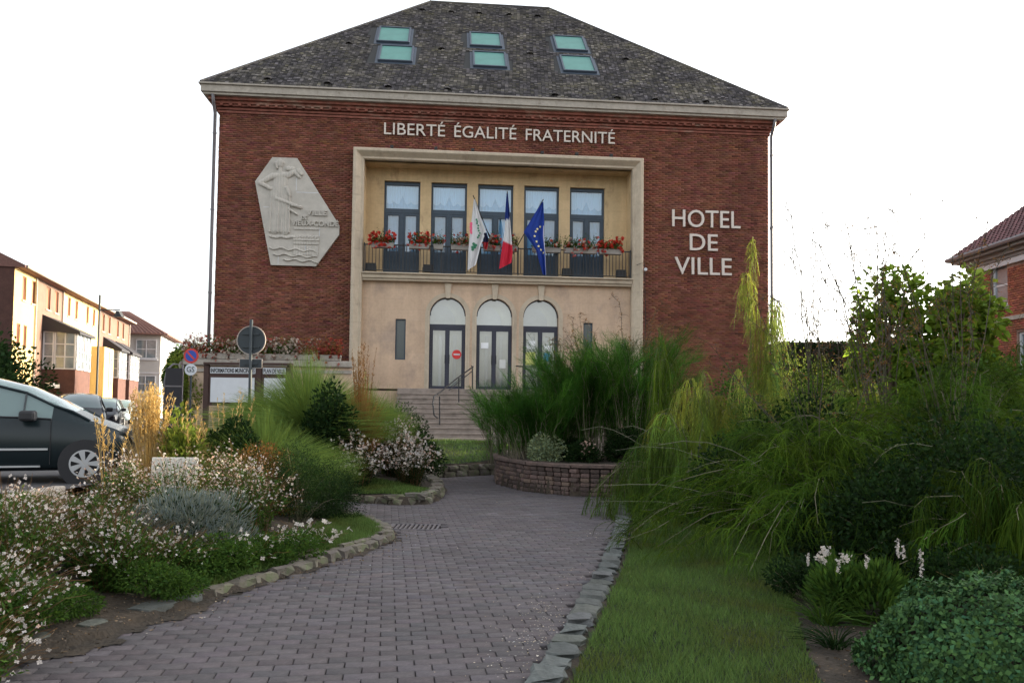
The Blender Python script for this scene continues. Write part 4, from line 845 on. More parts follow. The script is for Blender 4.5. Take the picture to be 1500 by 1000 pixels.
# ------------------------------------------------------------------ lawns
def lawn(name, poly, n, hgt, dz=.012, mat=l_lawn, w=.0035, blades_bias=None):
    xs = [p[0] for p in poly]; ys = [p[1] for p in poly]
    o = grid_sheet(name, min(xs), max(xs), min(ys), max(ys), .08, m_turf, height, dz, mask=lambda x, y: inside(poly, x, y))
    X = RNG.uniform(min(xs), max(xs), n*2); Y = min(ys)+(max(ys)-min(ys))*RNG.uniform(0, 1, n*2)**(blades_bias or 1); k = inside(poly, X, Y); X, Y = X[k][:n], Y[k][:n]; n = len(X)
    Z = height(X, Y)+dz; patch = .5+.5*np.sin(X*4.3+np.sin(Y*2.1)*2)*np.sin(Y*3.7+X)
    h = hgt*RNG.uniform(.4, 1.2, n)*(.75+.5*patch); a = RNG.uniform(0, 2*pi, n); d = np.stack([np.cos(a)*w, np.sin(a)*w, 0*a], 1); C = np.stack([X, Y, Z], 1)
    tip = C+np.stack([RNG.normal(0, .4, n)*h, RNG.normal(0, .4, n)*h, h], 1); V = np.stack([C-d, C+d, tip], 1).reshape(-1, 3)
    v = np.clip(RNG.normal(1, .25, n)*(.75+.4*patch), .4, 1.8); dry = np.clip(RNG.normal(.05, .1, n)+.35*(1-patch)**3, 0, .8); c = np.stack([v*(1+1.1*dry), v*(1+.1*dry), v*(1-.2*dry)], 1)
    g = mesh_np('grass', V, np.arange(3*n).reshape(n, 3), mat, None, col=np.repeat(c, 3, 0)); tag(g, {'lawn': 'mown green lawn grass right of the path under the shrubs', 'lawn_strip': 'narrow bright green grass strip along the left kerb', 'lawn_patch': 'grass patch behind the second stone kerb', 'lawn_mound': 'grass on the mound in front of the steps'}[name], 'grass', kind='stuff')
    return o
lawn('lawn', [(x+.22, y) for x, y in KE]+[(4.2, 12.0), (3.6, 9.2), (2.75, 7.4), (2.2, 6.2), (1.75, 4.6), (1.4, 3.0), (.9, 1.5)], 150000, .055, blades_bias=1.3)
lawn('lawn_strip', [(-2.35, 6.3), (-2.0, 7.25), (-1.6, 8.3), (-1.45, 8.95), (-1.55, 9.45), (-1.95, 10.3), (-2.3, 10.2), (-2.2, 9.2), (-2.3, 8.3), (-2.6, 7.3), (-2.75, 6.5)], 22000, .055)
lawn('lawn_patch', [(-3.3, 12.75), (-2.3, 12.5), (-1.6, 12.25), (-1.35, 12.5), (-1.35, 13.2), (-1.9, 13.6), (-3.3, 13.6)], 9000, .06, w=.006)
lawn('lawn_mound', [(-2.2, 16.8), (-1.4, 17.05), (-.9, 17.4), (-.45, 17.75), (.4, 18.3), (.4, 21.6), (-3.4, 21.6), (-3.4, 18)], 9000, .07, w=.008)

# ------------------------------------------------------------------ raised planter
bz = .54
grp = 'green brooms in the raised planter'
bk = dict(hang=.1, sl=.42, upright=1.3, rb=.55, u0=.03, w=.006)
feathery(.5, 15.0, 1.05, .62, 'fine stemmed green broom at the left end of the raised planter', 110, 30, 6, l_broom, 'broom_shrub', grp, .1, z=bz, tl=.13, **bk)
feathery(.0, 16.2, 1.15, .42, 'small green broom in front of the lower steps', 60, 24, 6, l_broom, 'broom_shrub', grp, .1, z=bz-.2, tl=.13, **bk)
feathery(1.45, 15.3, 1.75, .78, 'tall dark green broom in the middle of the raised planter', 130, 32, 6, l_broom, 'broom_shrub', grp, .12, z=bz, tl=.14, bare=16, **bk)
feathery(2.35, 15.0, 1.95, .85, 'dense green broom right of the tall broom under the balcony corner', 130, 32, 6, l_broom, 'broom_shrub', grp, .15, z=bz, tl=.14, bare=12, **bk)
feathery(1.0, 15.6, 1.5, .55, 'broom with bare flower stalks in front of the rightmost door', 70, 26, 6, l_broom, 'broom_shrub', grp, .1, z=bz, tl=.13, bare=12, **bk)
leaf_shrub(.62, 14.55, .42, .52, 'pale variegated cushion shrub spilling over the block wall', 3500, M('variegated leaf', (.22, .27, .14), .6, tint=True, transl=.3), .05, .028, z=bz)
leaf_shrub(1.35, 14.3, .40, .42, 'dark low shrub with small pink flowers on the planter', 3000, l_dark, .05, .028, z=bz)
P, d = clumps(60, .38, .34, .1, 8); t = plant('pink_flowers', 1.35, 14.25, 'tiny pink flowers on the dark low planter shrub', 'flowers', z=bz); petals(np.abs(P)*np.array([1, -1, 1])*.9+np.array([-.1, 0, .05]), .02, l_pink, 'petals', t)
leaf_shrub(1.0, 15.0, .5, .45, 'dark ground shrub at the foot of the brooms', 3000, l_dark, .06, .03, z=bz)
leaf_shrub(2.1, 14.4, .5, .6, 'dark shrub behind the right part of the block wall', 3500, l_dark, .06, .03, z=bz)
# lower steps beside the planter
ls = empty('garden_steps', (-.05, 18.8, .0), .15); tag(ls, kind='structure')
for i in range(5):
    o = MB().box(-.2, 1.7, i*.34, i*.34+.42, .1+i*.15, .25+i*.15).build('step', m_step, ls, bevel=.012)

# ------------------------------------------------------------------ right side shrubs
tg = 'tamarisk shrubs on the right'
feathery(3.45, 8.6, 1.75, 2.1, 'big dark tamarisk arching over the lawn', 95, 34, 8, l_tam, 'tamarisk_shrub', tg, .75, bias=(-.35, 0), bare=9, sl=.36, hang=.55, arcs=26)
feathery(4.7, 8.3, 2.25, 1.7, 'dark tamarisk rising at the right side of the lawn', 80, 32, 8, l_tam, 'tamarisk_shrub', tg, .7, bare=10, sl=.36, hang=.5, arcs=18)
feathery(5.6, 9.6, 2.6, 1.7, 'tamarisk in front of the right leafy tree', 60, 30, 8, l_tam, 'tamarisk_shrub', tg, .6, bare=8, sl=.36, hang=.45, arcs=8)
feathery(2.65, 11.3, 1.9, 1.4, 'pale weeping tamarisk hanging over the path edge', 60, 34, 8, l_tamm, 'tamarisk_shrub', tg, 1.2, bias=(-.25, 0), sl=.5, hang=1.7, arcs=8)
feathery(4.45, 12.7, 2.5, 1.1, 'yellow green tamarisk lit by the low sun between the tall one and the hedge', 45, 30, 8, l_tamy, 'tamarisk_shrub', tg, 1.0, sl=.45, hang=1.3)
feathery(3.2, 12.4, 2.95, 1.2, 'sunlit yellow green weeping tamarisk in the middle of the shrubs', 42, 30, 8, l_tamy, 'tamarisk_shrub', tg, 1.2, sl=.5, hang=1.8, arcs=6)
feathery(4.2, 13.3, 4.6, .42, 'tallest yellow green tamarisk reaching up in front of the lettering wall', 15, 34, 7, l_tamy, 'tamarisk_shrub', tg, 1.2, sl=.45, upright=.4, hang=1.8, w=.009)
feathery(2.3, 13.2, 3.6, .42, 'slim weeping tamarisk beside the right portal pier', 8, 26, 6, l_tam, 'tamarisk_shrub', tg, 1.6, sl=.5, upright=.3, hang=1.9)
feathery(5.3, 12.6, 2.9, 1.5, 'sunlit tamarisk below the open sky right of the hall', 60, 30, 8, l_tamy, 'tamarisk_shrub', tg, .9, sl=.45, bare=10, hang=1.5)
feathery(6.9, 11.2, 2.8, 1.7, 'green tamarisk mass below the right brick house', 60, 28, 8, l_tam, 'tamarisk_shrub', tg, .6, sl=.42, hang=1.0)
feathery(4.1, 6.5, 1.35, 1.0, 'drooping tamarisk plume at the right frame edge', 34, 30, 8, l_tam, 'tamarisk_shrub', tg, 1.0, bias=(-.3, 0), sl=.4, hang=1.5, arcs=5)
feathery(4.75, 9.9, 2.5, 1.5, 'twiggy tamarisk with long bare shoots standing against the white sky', 30, 26, 7, l_tam, 'tamarisk_shrub', tg, .6, bias=(-.5, 0), bare=20, bw=.020, sl=.36, hang=.5)
feathery(4.1, 10.6, 2.6, 1.0, 'thin bare shooted tamarisk just right of the hall corner', 16, 22, 7, l_tam, 'tamarisk_shrub', tg, .6, bias=(-.1, 0), bare=9, bw=.018, sl=.36, hang=.5)
leaf_shrub(4.75, 12.4, 1.05, 2.45, 'yellow green small leaved shrub lit by the sun below the flat hedge', 11000, l_tamy, .045, .022, k=34, twigs=50)
leaf_shrub(3.7, 11.6, .8, 1.9, 'olive small leaved shrub between the pale tamarisks', 9000, l_mid, .045, .02, k=28, twigs=50)
leaf_shrub(3.5, 7.4, 1.0, 1.1, 'dark dense undergrowth shrub beneath the big tamarisk', 11000, l_dark, .06, .03, k=28)
leaf_shrub(4.3, 7.3, 1.3, 1.55, 'dark dense shrub at the right edge behind the herb mound', 11000, l_dark, .06, .03, k=28)
leaf_shrub(3.05, 9.6, 1.1, 1.25, 'dark undergrowth behind the lawn under the tamarisks', 9000, l_dark, .07, .035, k=24)
leaf_shrub(4.2, 10.8, 1.5, 1.75, 'dark green thicket between the tamarisks', 11000, l_dark, .08, .04, k=30)
leaf_shrub(6.2, 10.6, 1.5, 2.1, 'mid green thicket below the leafy trees', 10000, l_mid, .09, .045, k=30)
leaf_shrub(8.0, 12.0, 1.6, 2.3, 'mid green thicket at the right frame edge below the brick house', 9000, l_mid, .1, .05, k=28)
leaf_shrub(5.2, 15.5, 1.8, 2.2, 'green thicket in the planter right of the brooms', 10000, l_mid, .08, .04, k=30, z=bz)
leaf_shrub(3.4, 16.2, 1.0, 1.7, 'dark shrub behind the brooms by the hall', 7000, l_dark, .07, .035, k=24, z=bz)
leaf_shrub(8.5, 16.0, 2.0, 2.4, 'green thicket below the flat topped hedge', 9000, l_mid, .1, .05, k=28, z=.2)
tree(5.75, 11.9, 3.55, .62, 'slim tree with bright green leaves against the sky', 2400, l_bright, .15, .085, crown0=.3)
tree(6.65, 11.6, 3.35, .62, 'bright leaved tree left of the brick house', 2200, l_bright, .15, .085, crown0=.3)
tree(7.05, 12.2, 3.65, .42, 'yellow green tree touching the corner of the brick house', 2000, l_yel, .15, .085, crown0=.35)
tree(7.9, 11.2, 2.5, .6, 'low bright leaved tree below the house window', 2200, l_bright, .12, .065, crown0=.2)
# herb mound, small flowers and strappy leaves in the right foreground
t = plant('herb_mound', 2.74, 4.38, 'round mound of grey green herb leaves in the bottom right corner', 'shrub')
n = 6000; a = RNG.uniform(0, 2*pi, n); ph = np.arccos(RNG.uniform(.0, 1, n)); nrm = np.stack([np.sin(ph)*np.cos(a), np.sin(ph)*np.sin(a), np.cos(ph)], 1)
lump = 1+.05*np.sin(a*7+ph*5)+.05*np.sin(a*3-ph*9)+RNG.normal(0, .025, n)
Cc = nrm*np.array([.70, .56, .49])*lump[:, None]; Ds = []; Cs = []
for k in range(4):
    tg_ = unit(np.cross(nrm, RNG.normal(size=(n, 3)))) if k == 0 else tg_; bt = np.cross(nrm, tg_); d = (tg_, -tg_, bt, -bt)[k]; Ds.append(d+nrm*(.15 if k < 2 else .7)); Cs.append(Cc+nrm*(.014 if k > 1 else 0))
C4 = np.concatenate(Cs[:4]); D4 = np.concatenate(Ds[:4]); V, Fc = leaves(C4, D4, RNG.uniform(.018, .036, len(C4)), RNG.uniform(.013, .022, len(C4)), .15)
# leaf plane follows the mound surface
N = len(C4); nn = np.concatenate([nrm]*4); D_ = unit(D4); s_ = unit(np.cross(D_, nn+RNG.normal(0, .25, (N, 3)))); Lh = RNG.uniform(.022, .042, (N, 1)); Wh = Lh*.66
V = np.stack([C4, C4+D_*Lh*.5+s_*Wh*.5+nn*.003, C4+D_*Lh, C4+D_*Lh*.5-s_*Wh*.5+nn*.003], 1).reshape(-1, 3)
put('foliage', (V, np.arange(4*N).reshape(N, 4)), l_herb, t, 4, .36, .12)
import bmesh
bm = bmesh.new(); bmesh.ops.create_icosphere(bm, subdivisions=3, radius=1); bmesh.ops.scale(bm, vec=(.64, .51, .44), verts=bm.verts); me = bpy.data.meshes.new('inner_shade'); bm.to_mesh(me); bm.free(); me.materials.append(m_soil); link(bpy.data.objects.new('dark_core', me), t)  # soil-dark core stands in for shade between the leaves
t = plant('white_flower_plant', 2.55, 5.75, 'leafy plant with upright white flower spikes between lawn and herb mound', 'flowering plant')
P, d = clumps(3500, .42, .36, .06, 12); P[:, 2] = abs(P[:, 2]); put('foliage', leaves(P, d+np.array([0, 0, .8]), .07, .02), l_mid, t, 4, .3)
K = 4
for q in range(8):
    a = random.uniform(0, 6.28); r_ = random.uniform(.1, .42); bx_, by_ = cos(a)*r_, sin(a)*r_-.08; hh = random.uniform(.42, .60)
    C = np.stack([np.full(26, bx_)+RNG.normal(0, .006, 26), np.full(26, by_)+RNG.normal(0, .006, 26), np.linspace(hh-.09, hh, 26)], 1); petals(C, .010, l_flow, 'flower_spike', t)
    MB().tube([(bx_*.6, by_*.6, 0), (bx_, by_, hh)], .003, 4).build('stem', l_mid, t)
for q, (bx_, by_) in enumerate(((-.33, -.1), (-.2, -.18), (-.27, -.02))):
    C = np.array([bx_, by_, .42+q*.02])+RNG.normal(0, .018, (30, 3)); petals(C, .014, l_flow, 'flower_cluster', t)
grass_tuft(2.2, 5.55, .30, .32, 'strappy dark leaves at the lawn corner', 130, l_mid, .012, 'strappy_plant', upright=.1)
grass_tuft(2.05, 5.0, .24, .28, 'sparse strappy leaves on the bare soil beside the herb mound', 90, l_dark, .011, 'strappy_plant', upright=.1)
grass_tuft(3.3, 5.4, .45, .5, 'dry wiry twigs above the herb mound at the right edge', 160, l_straw, .003, 'wiry_grass', upright=.2)
leaf_shrub(2.35, 6.3, .38, .32, 'small dark clump at the lawn edge behind the strappy leaves', 2500, l_dark, .05, .02)
leaf_shrub(3.3, 5.9, .6, .5, 'dark ground cover between the white flowers and the frame edge', 5000, l_dark, .05, .022)

# ------------------------------------------------------------------ flowers on balcony and terrace
def flower_box(loc, L, label, group, fm, n=60, wm=m_planter, trail=.1, fm2=None, hgt=.22, fr=.045, leaf=None, rz=None, wide=.22):
    t = empty('flower_box', loc, A if rz is None else rz, label, 'flower box', group)
    MB().prism([(-L/2+.02, 0), (L/2-.02, 0), (L/2, .18), (-L/2, .18)], -.09, .09).build('trough', wm, t, bevel=.008)
    nl = int(L*900); C = np.stack([RNG.uniform(-L/2, L/2, nl), RNG.normal(0, .09, nl), .18+np.abs(RNG.normal(0, .5, nl))*hgt], 1); put('leaves', leaves(C, RNG.normal(size=(nl, 3))+np.array([0, -.2, .5]), .06, .035), leaf or l_mid, t, 4, .3)
    K = 5; ns = 14; tt = np.linspace(0, 1, K)[None, :, None]; b_ = np.stack([RNG.uniform(-L/2, L/2, ns), RNG.normal(0, .04, ns), np.full(ns, .2)], 1)[:, None]; P = b_+tt*np.stack([RNG.normal(0, .08, ns), RNG.normal(0, .06, ns), RNG.uniform(.2, .5, ns)], 1)[:, None]
    put('stems', ribbons(P, .012, .006), l_dark, t, 2*K)
    nn_ = n*5; cc = np.stack([RNG.uniform(-L/2*1.1, L/2*1.1, n), RNG.normal(-.05, .09, n), .17+RNG.normal(.35, .45, n).clip(-.9, 1.2)*hgt], 1); C = cc[RNG.integers(0, n, nn_)]+RNG.normal(0, .02, (nn_, 3))
    k = int(nn_*(1 if fm2 is None else .5)); petals(C[:k], fr, fm, 'flowers', t, sd=.2)
    if fm2 is not None: petals(C[k:], fr*.9, fm2, 'flowers', t, sd=.2)
    return t
l_rustb = M('rusty bloom', (.30, .055, .035), .8, tint=True, transl=.3)
l_flowm = M('cream bloom', (.42, .34, .28), .7, tint=True, transl=.3)
bx = [(557, .78, l_red, None, 'leftmost on the balcony rail, overflowing with red geraniums', 60), (610, .70, l_red, None, 'second on the rail from the left, red geraniums with tall green sprigs', 40), (638, .35, l_red, l_flowm, 'small pale box on the rail right of the second red one', 12), (672, .75, l_flowm, l_red, 'box with cream flowers left of the white flag', 30), (716, .6, l_red, l_flowm, 'box with red and pale flowers between white flag and tricolour', 34), (747, .35, l_flowm, l_red, 'small box right of the tricolour flag', 12),
      (797, 1.0, l_red, l_flowm, 'sparse box behind the blue starred flag', 14), (838, .7, l_red, l_flowm, 'box with mixed red and cream flowers right of the blue flag', 34), (862, .5, l_flowm, l_red, 'small mixed box second from the right end', 22), (893, .82, l_red, None, 'rightmost on the balcony rail, full of red geraniums', 60)]
for px, L, f1, f2, lab, n in bx:
    x = (px-750)/1150*26.85+.45+.02; flower_box(LM(x, -.24, 6.86), L, 'flower box ' + lab, 'flower boxes on the balcony rail', f1, n, fm2=f2, hgt=.30, fr=.058)
for i in range(7):
    x = -9.7+i*.70; flower_box(LM(x, TY-.02, 2.93), .68, 'flower trough on the terrace coping, ' + ['leftmost with red blooms', 'second from left with red and cream blooms', 'with cream blooms behind the round sign', 'with dark green foliage right of the round sign', 'with cream blooms in the middle right', 'with cream and rust blooms, second from right', 'with red blooms next to the stone portal'][i], 'flower troughs on the terrace wall', [l_rustb, l_rustb, l_flowm, l_flowm, l_flowm, l_flowm, l_rustb][i], 90, m_cornice, fm2=[l_flowm, l_flowm, None, l_rustb, None, l_rustb, l_rustb][i], hgt=.42, fr=.045, leaf=l_rust if i in (0, 5, 6) else l_mid)
# flags
def flag(name, base, tip, Lf, Rf, colfn, label, tcut=None, extras=None):
    """Lf/Rf: pixel outlines of the hanging cloth (list of (x,y) from top to bottom), in the plane in front of the balcony"""
    t = empty(name, LM(0, 0, 0), A, label, 'flag'); o = hall_local(EYE)
    def loc(px, py, y):
        v = hall_local(at(px, py, 10.))-o; return o+v*((y-o[1])/v[1])
    b0 = loc(*base, -.12); t0 = loc(*tip, -.75)
    MB().tube([b0, t0], .016, 8).build('pole', m_black, t); 
    NR, NCc = 40, 14
    def interp(pl, s):
        d = np.linspace(0, 1, len(pl)); return np.interp(s, d, [p[0] for p in pl]), np.interp(s, d, [p[1] for p in pl])
    def surf(s, u, lift=0.):
        (xl, yl), (xr_, yr) = interp(Lf, s), interp(Rf, s); x = xl+(xr_-xl)*u; y = yl+(yr-yl)*u
        dep = -.72+.5*s*0+.05*sin(u*9+s*2)*(.3+s)+.03*sin(u*17+1)+.15*s; return loc(x, y, dep-lift)
    V = [surf(i/NR, j/NCc) for i in range(NR+1) for j in range(NCc+1)]
    Fq = [(i*(NCc+1)+j, i*(NCc+1)+j+1, (i+1)*(NCc+1)+j+1, (i+1)*(NCc+1)+j) for i in range(NR) for j in range(NCc)]
    cols = np.array([colfn(i/NR, j/NCc) for i in range(NR+1) for j in range(NCc+1)])
    mesh_np('cloth', V, Fq, M('flag cloth '+name, (1, 1, 1), .8, tint=True, transl=.25), t, col=cols, smooth=True)
    if extras: extras(t, surf)
    return t
W_ = (.72, .72, .74); BL = (.012, .035, .22); RD_ = (.62, .02, .05)
def patch(t, surf, name, mat, pts, r, star=False):
    for (s, u) in pts:
        c = surf(s, u, .02); q = MB(); n = 10
        vs = [(c[0]+(r if k % 2 == 0 or not star else r*.42)*sin(2*pi*k/n), c[1], c[2]+(r if k % 2 == 0 or not star else r*.42)*cos(2*pi*k/n)) for k in range(n)]
        q.add(vs+[(x, y+.006, z) for x, y, z in vs], [tuple(range(n)), tuple(range(n, 2*n))[::-1]]+[(k, (k+1) % n, n+(k+1) % n, n+k) for k in range(n)]).build(name, mat, t)
m_pinkp = M('pink print', (.75, .12, .22), .8); m_greenp = M('green print', (.03, .16, .09), .8); m_star = M('star yellow', (.75, .68, .35), .8)
def ex1(t, surf):
    patch(t, surf, 'emblem_petal', m_pinkp, [(.33, .02), (.37, .06), (.40, .1), (.43, .07), (.38, -.02+.06), (.46, .12)], .06)
    patch(t, surf, 'emblem_leaf', m_greenp, [(.28, .52), (.31, .56), (.34, .52), (.38, .6), (.42, .56), (.46, .58), (.5, .62), (.54, .60), (.57, .56)], .035)
    patch(t, surf, 'emblem_leaf', m_greenp, [(.66, .35), (.69, .45), (.71, .30), (.73, .5), (.75, .35), (.7, .55)], .05)
flag('town_flag', (719, 352), (693, 286), [(694, 292), (691, 320), (688, 345), (686, 368), (685, 396)], [(696, 292), (704, 318), (712, 339), (704, 360), (697, 388)], lambda s, u: W_, 'white town flag with pink and green emblem, left of the three flags', extras=ex1)
def fr(s, u):
    e = s+(.04*u); return BL if e < .36 else (W_ if e < .68-.03*(1-u) else RD_)
flag('tricolour_flag', (752, 372), (743, 280), [(742, 283), (740, 310), (739, 338), (735, 365), (731, 394)], [(744, 283), (746, 310), (749, 345), (751, 370), (749, 385)], fr, 'blue white and red tricolour flag hanging between the two other flags')
def ex2(t, surf): patch(t, surf, 'star', m_star, [(.42, .62), (.46, .56), (.53, .50), (.6, .50), (.66, .53), (.70, .62), (.38, .75), (.72, .85)], .05, True)
flag('starred_blue_flag', (757, 362), (796, 292), [(794, 296), (780, 318), (767, 340), (785, 366), (795, 402)], [(796, 296), (797, 320), (797, 345), (799, 375), (800, 403)], lambda s, u: (.72, .74, .8) if u > .93 and s > .35 else (.012, .045, .30), 'blue flag with a ring of yellow stars, rightmost of the three', extras=ex2)
flag('folded_flag', (722, 352), (712, 336), [(709, 341), (708, 350), (708, 358), (709, 364)], [(713, 341), (715, 350), (715, 358), (713, 366)], lambda s, u: (.01, .012, .05) if s < .55 else (.45, .03, .04), 'small folded dark blue and red flag behind the white flag')
# handrails on the steps
hr = empty('handrail', (0, 0, 0), 0, 'dark metal handrail with posts on the left half of the entrance steps', 'handrail')
Pp = lambda px, py, Y: at(px, py, Y)
MB().tube([Pp(690, 536, 26.0), Pp(693, 537, 26.0), Pp(672, 552, 25.0), Pp(657, 564, 24.2), Pp(645, 574, 23.6), Pp(636, 580, 23.2), Pp(634, 590, 23.1), Pp(636, 608, 23.1), Pp(641, 612, 23.1)], .022, 8).build('rail', m_black, hr, smooth=True)
MB().tube([Pp(691, 544, 26.0), Pp(672, 559, 25.0), Pp(658, 571, 24.2)], .015, 6).build('lower_rail', m_black, hr)
for px, y0, y1, Y in ((692, 536, 572, 26.0), (672, 552, 592, 25.), (644, 580, 622, 23.3)): MB().tube([Pp(px, y0, Y), Pp(px, y1, Y)], .02, 8).build('post', m_black, hr)
hr = empty('handrail', (0, 0, 0), 0, 'dark metal handrail in front of the rightmost door partly behind the broom', 'handrail')
MB().tube([Pp(756, 536, 26.0), Pp(768, 537, 25.8), Pp(784, 549, 25.0), Pp(800, 561, 24.2), Pp(812, 572, 23.5)], .022, 8).build('rail', m_black, hr, smooth=True)
for px, y0, y1, Y in ((766, 537, 572, 25.8), (790, 553, 590, 24.8)): MB().tube([Pp(px, y0, Y), Pp(px, y1, Y)], .02, 8).build('post', m_black, hr)

# ------------------------------------------------------------------ notice board, signs, display column
NB = 21.5
def wpt(px, py, Y): return at(px, py, Y)
a0 = wpt(303, 545, NB); nbz = .24
nb = empty('notice_board', (a0[0], NB, nbz), 0, 'brown framed municipal notice board with white header strips and white panels', 'notice board')
s_ = NB/1150.
X = lambda px: (px-303)*s_; Zz = lambda py, px=340: at(px, py, NB)[2]-nbz
for px in (303, 380, 425): MB().box(X(px)-.07, X(px)+.07, -.05, .05, 0, Zz(534)).build('post', m_wood, nb, bevel=.006)
MB().box(X(300), X(428), -.12, .12, Zz(534), Zz(531)).build('cap', m_wood, nb)
MB().box(X(307), X(376), -.03, .03, Zz(551), Zz(537)).box(X(307), X(376), -.03, .0, Zz(594), Zz(551)).build('back_panel', m_wood, nb)
MB().box(X(384), X(421), -.03, .03, Zz(551), Zz(537)).box(X(384), X(421), -.03, .0, Zz(594), Zz(551)).build('back_panel', m_wood, nb)
MB().box(X(309), X(375), -.05, -.032, Zz(547), Zz(538)).build('header_strip', m_white, nb); MB().box(X(386), X(419), -.05, -.032, Zz(547), Zz(538)).build('header_strip', m_white, nb)
MB().box(X(310), X(374), -.05, -.032, Zz(589), Zz(553)).build('display_sheet', m_white, nb); MB().box(X(388), X(419), -.05, -.032, Zz(589), Zz(553)).build('display_sheet', m_white, nb)
lettering('INFORMATIONS MUNICIPALES', X(310), X(374), Zz(545.6), .11, -.055, nb, m_ink, split=False, ext=.002, name='text', offset=.004)
lettering('PLAN DE VILLE', X(387), X(418), Zz(545.6), .11, -.055, nb, m_ink, split=False, ext=.002, name='text', offset=.004)
SG = 18.5; p0 = at(366, 600, SG); zg = .25
sg = empty('road_sign', (p0[0], SG, zg), 0, 'back of a round grey road sign with a small rectangular plate on a tall post', 'road sign')
zt = lambda py: at(366, py, SG)[2]-zg
m_gback = M('sign back', (.028, .036, .042), .6); m_rimc = M('sign rim', (.35, .30, .27), .5)
MB().tube([(0, 0, 0), (-.02, 0, zt(468))], .038, 10).build('post', m_gback, sg, smooth=True)
MB().disc((-.02, zt(498)), .325, .03, .045, 40).build('disc', m_gback, sg)
rim = MB(); n = 40
for k in range(n):
    a, b_ = 2*pi*k/n, 2*pi*(k+1)/n; rim.add([(-.02+.325*cos(a), .02, zt(498)+.325*sin(a)), (-.02+.325*cos(b_), .02, zt(498)+.325*sin(b_)), (-.02+.345*cos(b_), .02, zt(498)+.345*sin(b_)), (-.02+.345*cos(a), .02, zt(498)+.345*sin(a)), (-.02+.345*cos(a), .05, zt(498)+.345*sin(a)), (-.02+.345*cos(b_), .05, zt(498)+.345*sin(b_))], [(0, 1, 2, 3), (3, 2, 5, 4)])
rim.build('rim', m_rimc, sg)
for py in (489, 508): MB().box(-.22, .18, -.0, .03, zt(py)-.02, zt(py)+.02).build('bracket', m_gback, sg)
MB().box(-.28, .24, .03, .045, zt(538), zt(526)).build('plate', m_gback, sg, bevel=.01); MB().box(-.29, .25, .046, .052, zt(539), zt(525)).build('plate_rim', m_rimc, sg)
MB().box(-.18, .14, -.0, .03, zt(534), zt(531)).build('bracket', m_gback, sg)
NP = 22.8; q0 = at(280, 521, NP)
npz = .24; sg = empty('no_parking_sign', (q0[0], NP, npz), 0, 'blue no parking disc with red border above a white round plate beside the trees', 'road sign')
cz = q0[2]-npz
MB().tube([(0, .04, 0), (0, .04, cz+.3)], .03, 8).build('post', m_gback, sg)
MB().disc((0, cz), .215, -.01, .01).build('disc', M('sign red', (.5, .04, .03), .5), sg); MB().disc((0, cz), .16, -.016, -.011).build('face', M('sign blue', (.02, .06, .32), .5), sg)
MB().add([(-.125, -.02, cz+.09), (-.09, -.02, cz+.125), (.125, -.02, cz-.09), (.09, -.02, cz-.125)], [(0, 1, 2, 3)]).build('slash', bpy.data.materials['sign red'], sg)
MB().disc((0, cz-.40), .17, -.01, .01).build('plate', m_white, sg); lettering('GS', -.11, .11, cz-.47, .15, -.016, sg, m_gback, split=False, ext=.002, name='text')
dc = empty('display_column', (at(253, 600, 23.)[0], 23., .24), .5, 'grey metal framed display column with dark glass behind the feather grass', 'display column')
MB().box(-.22, .22, -.06, .06, .1, 1.95+.35).build('dark_glass', m_dark, dc)
MB().tube([(-.24, 0, 0), (-.24, 0, 1.9), (-.18, 0, 2.25), (-.02, 0, 2.42), (.24, 0, 2.42)], .03, 8).build('frame', m_zinc, dc, smooth=True); MB().tube([(.24, 0, 0), (.24, 0, 2.42)], .03, 8).build('frame', m_zinc, dc)
for z in (.5, .62, 1.15, 1.75): MB().box(-.24, .24, -.075, -.06, z, z+.04).build('crossbar', m_zinc, dc)

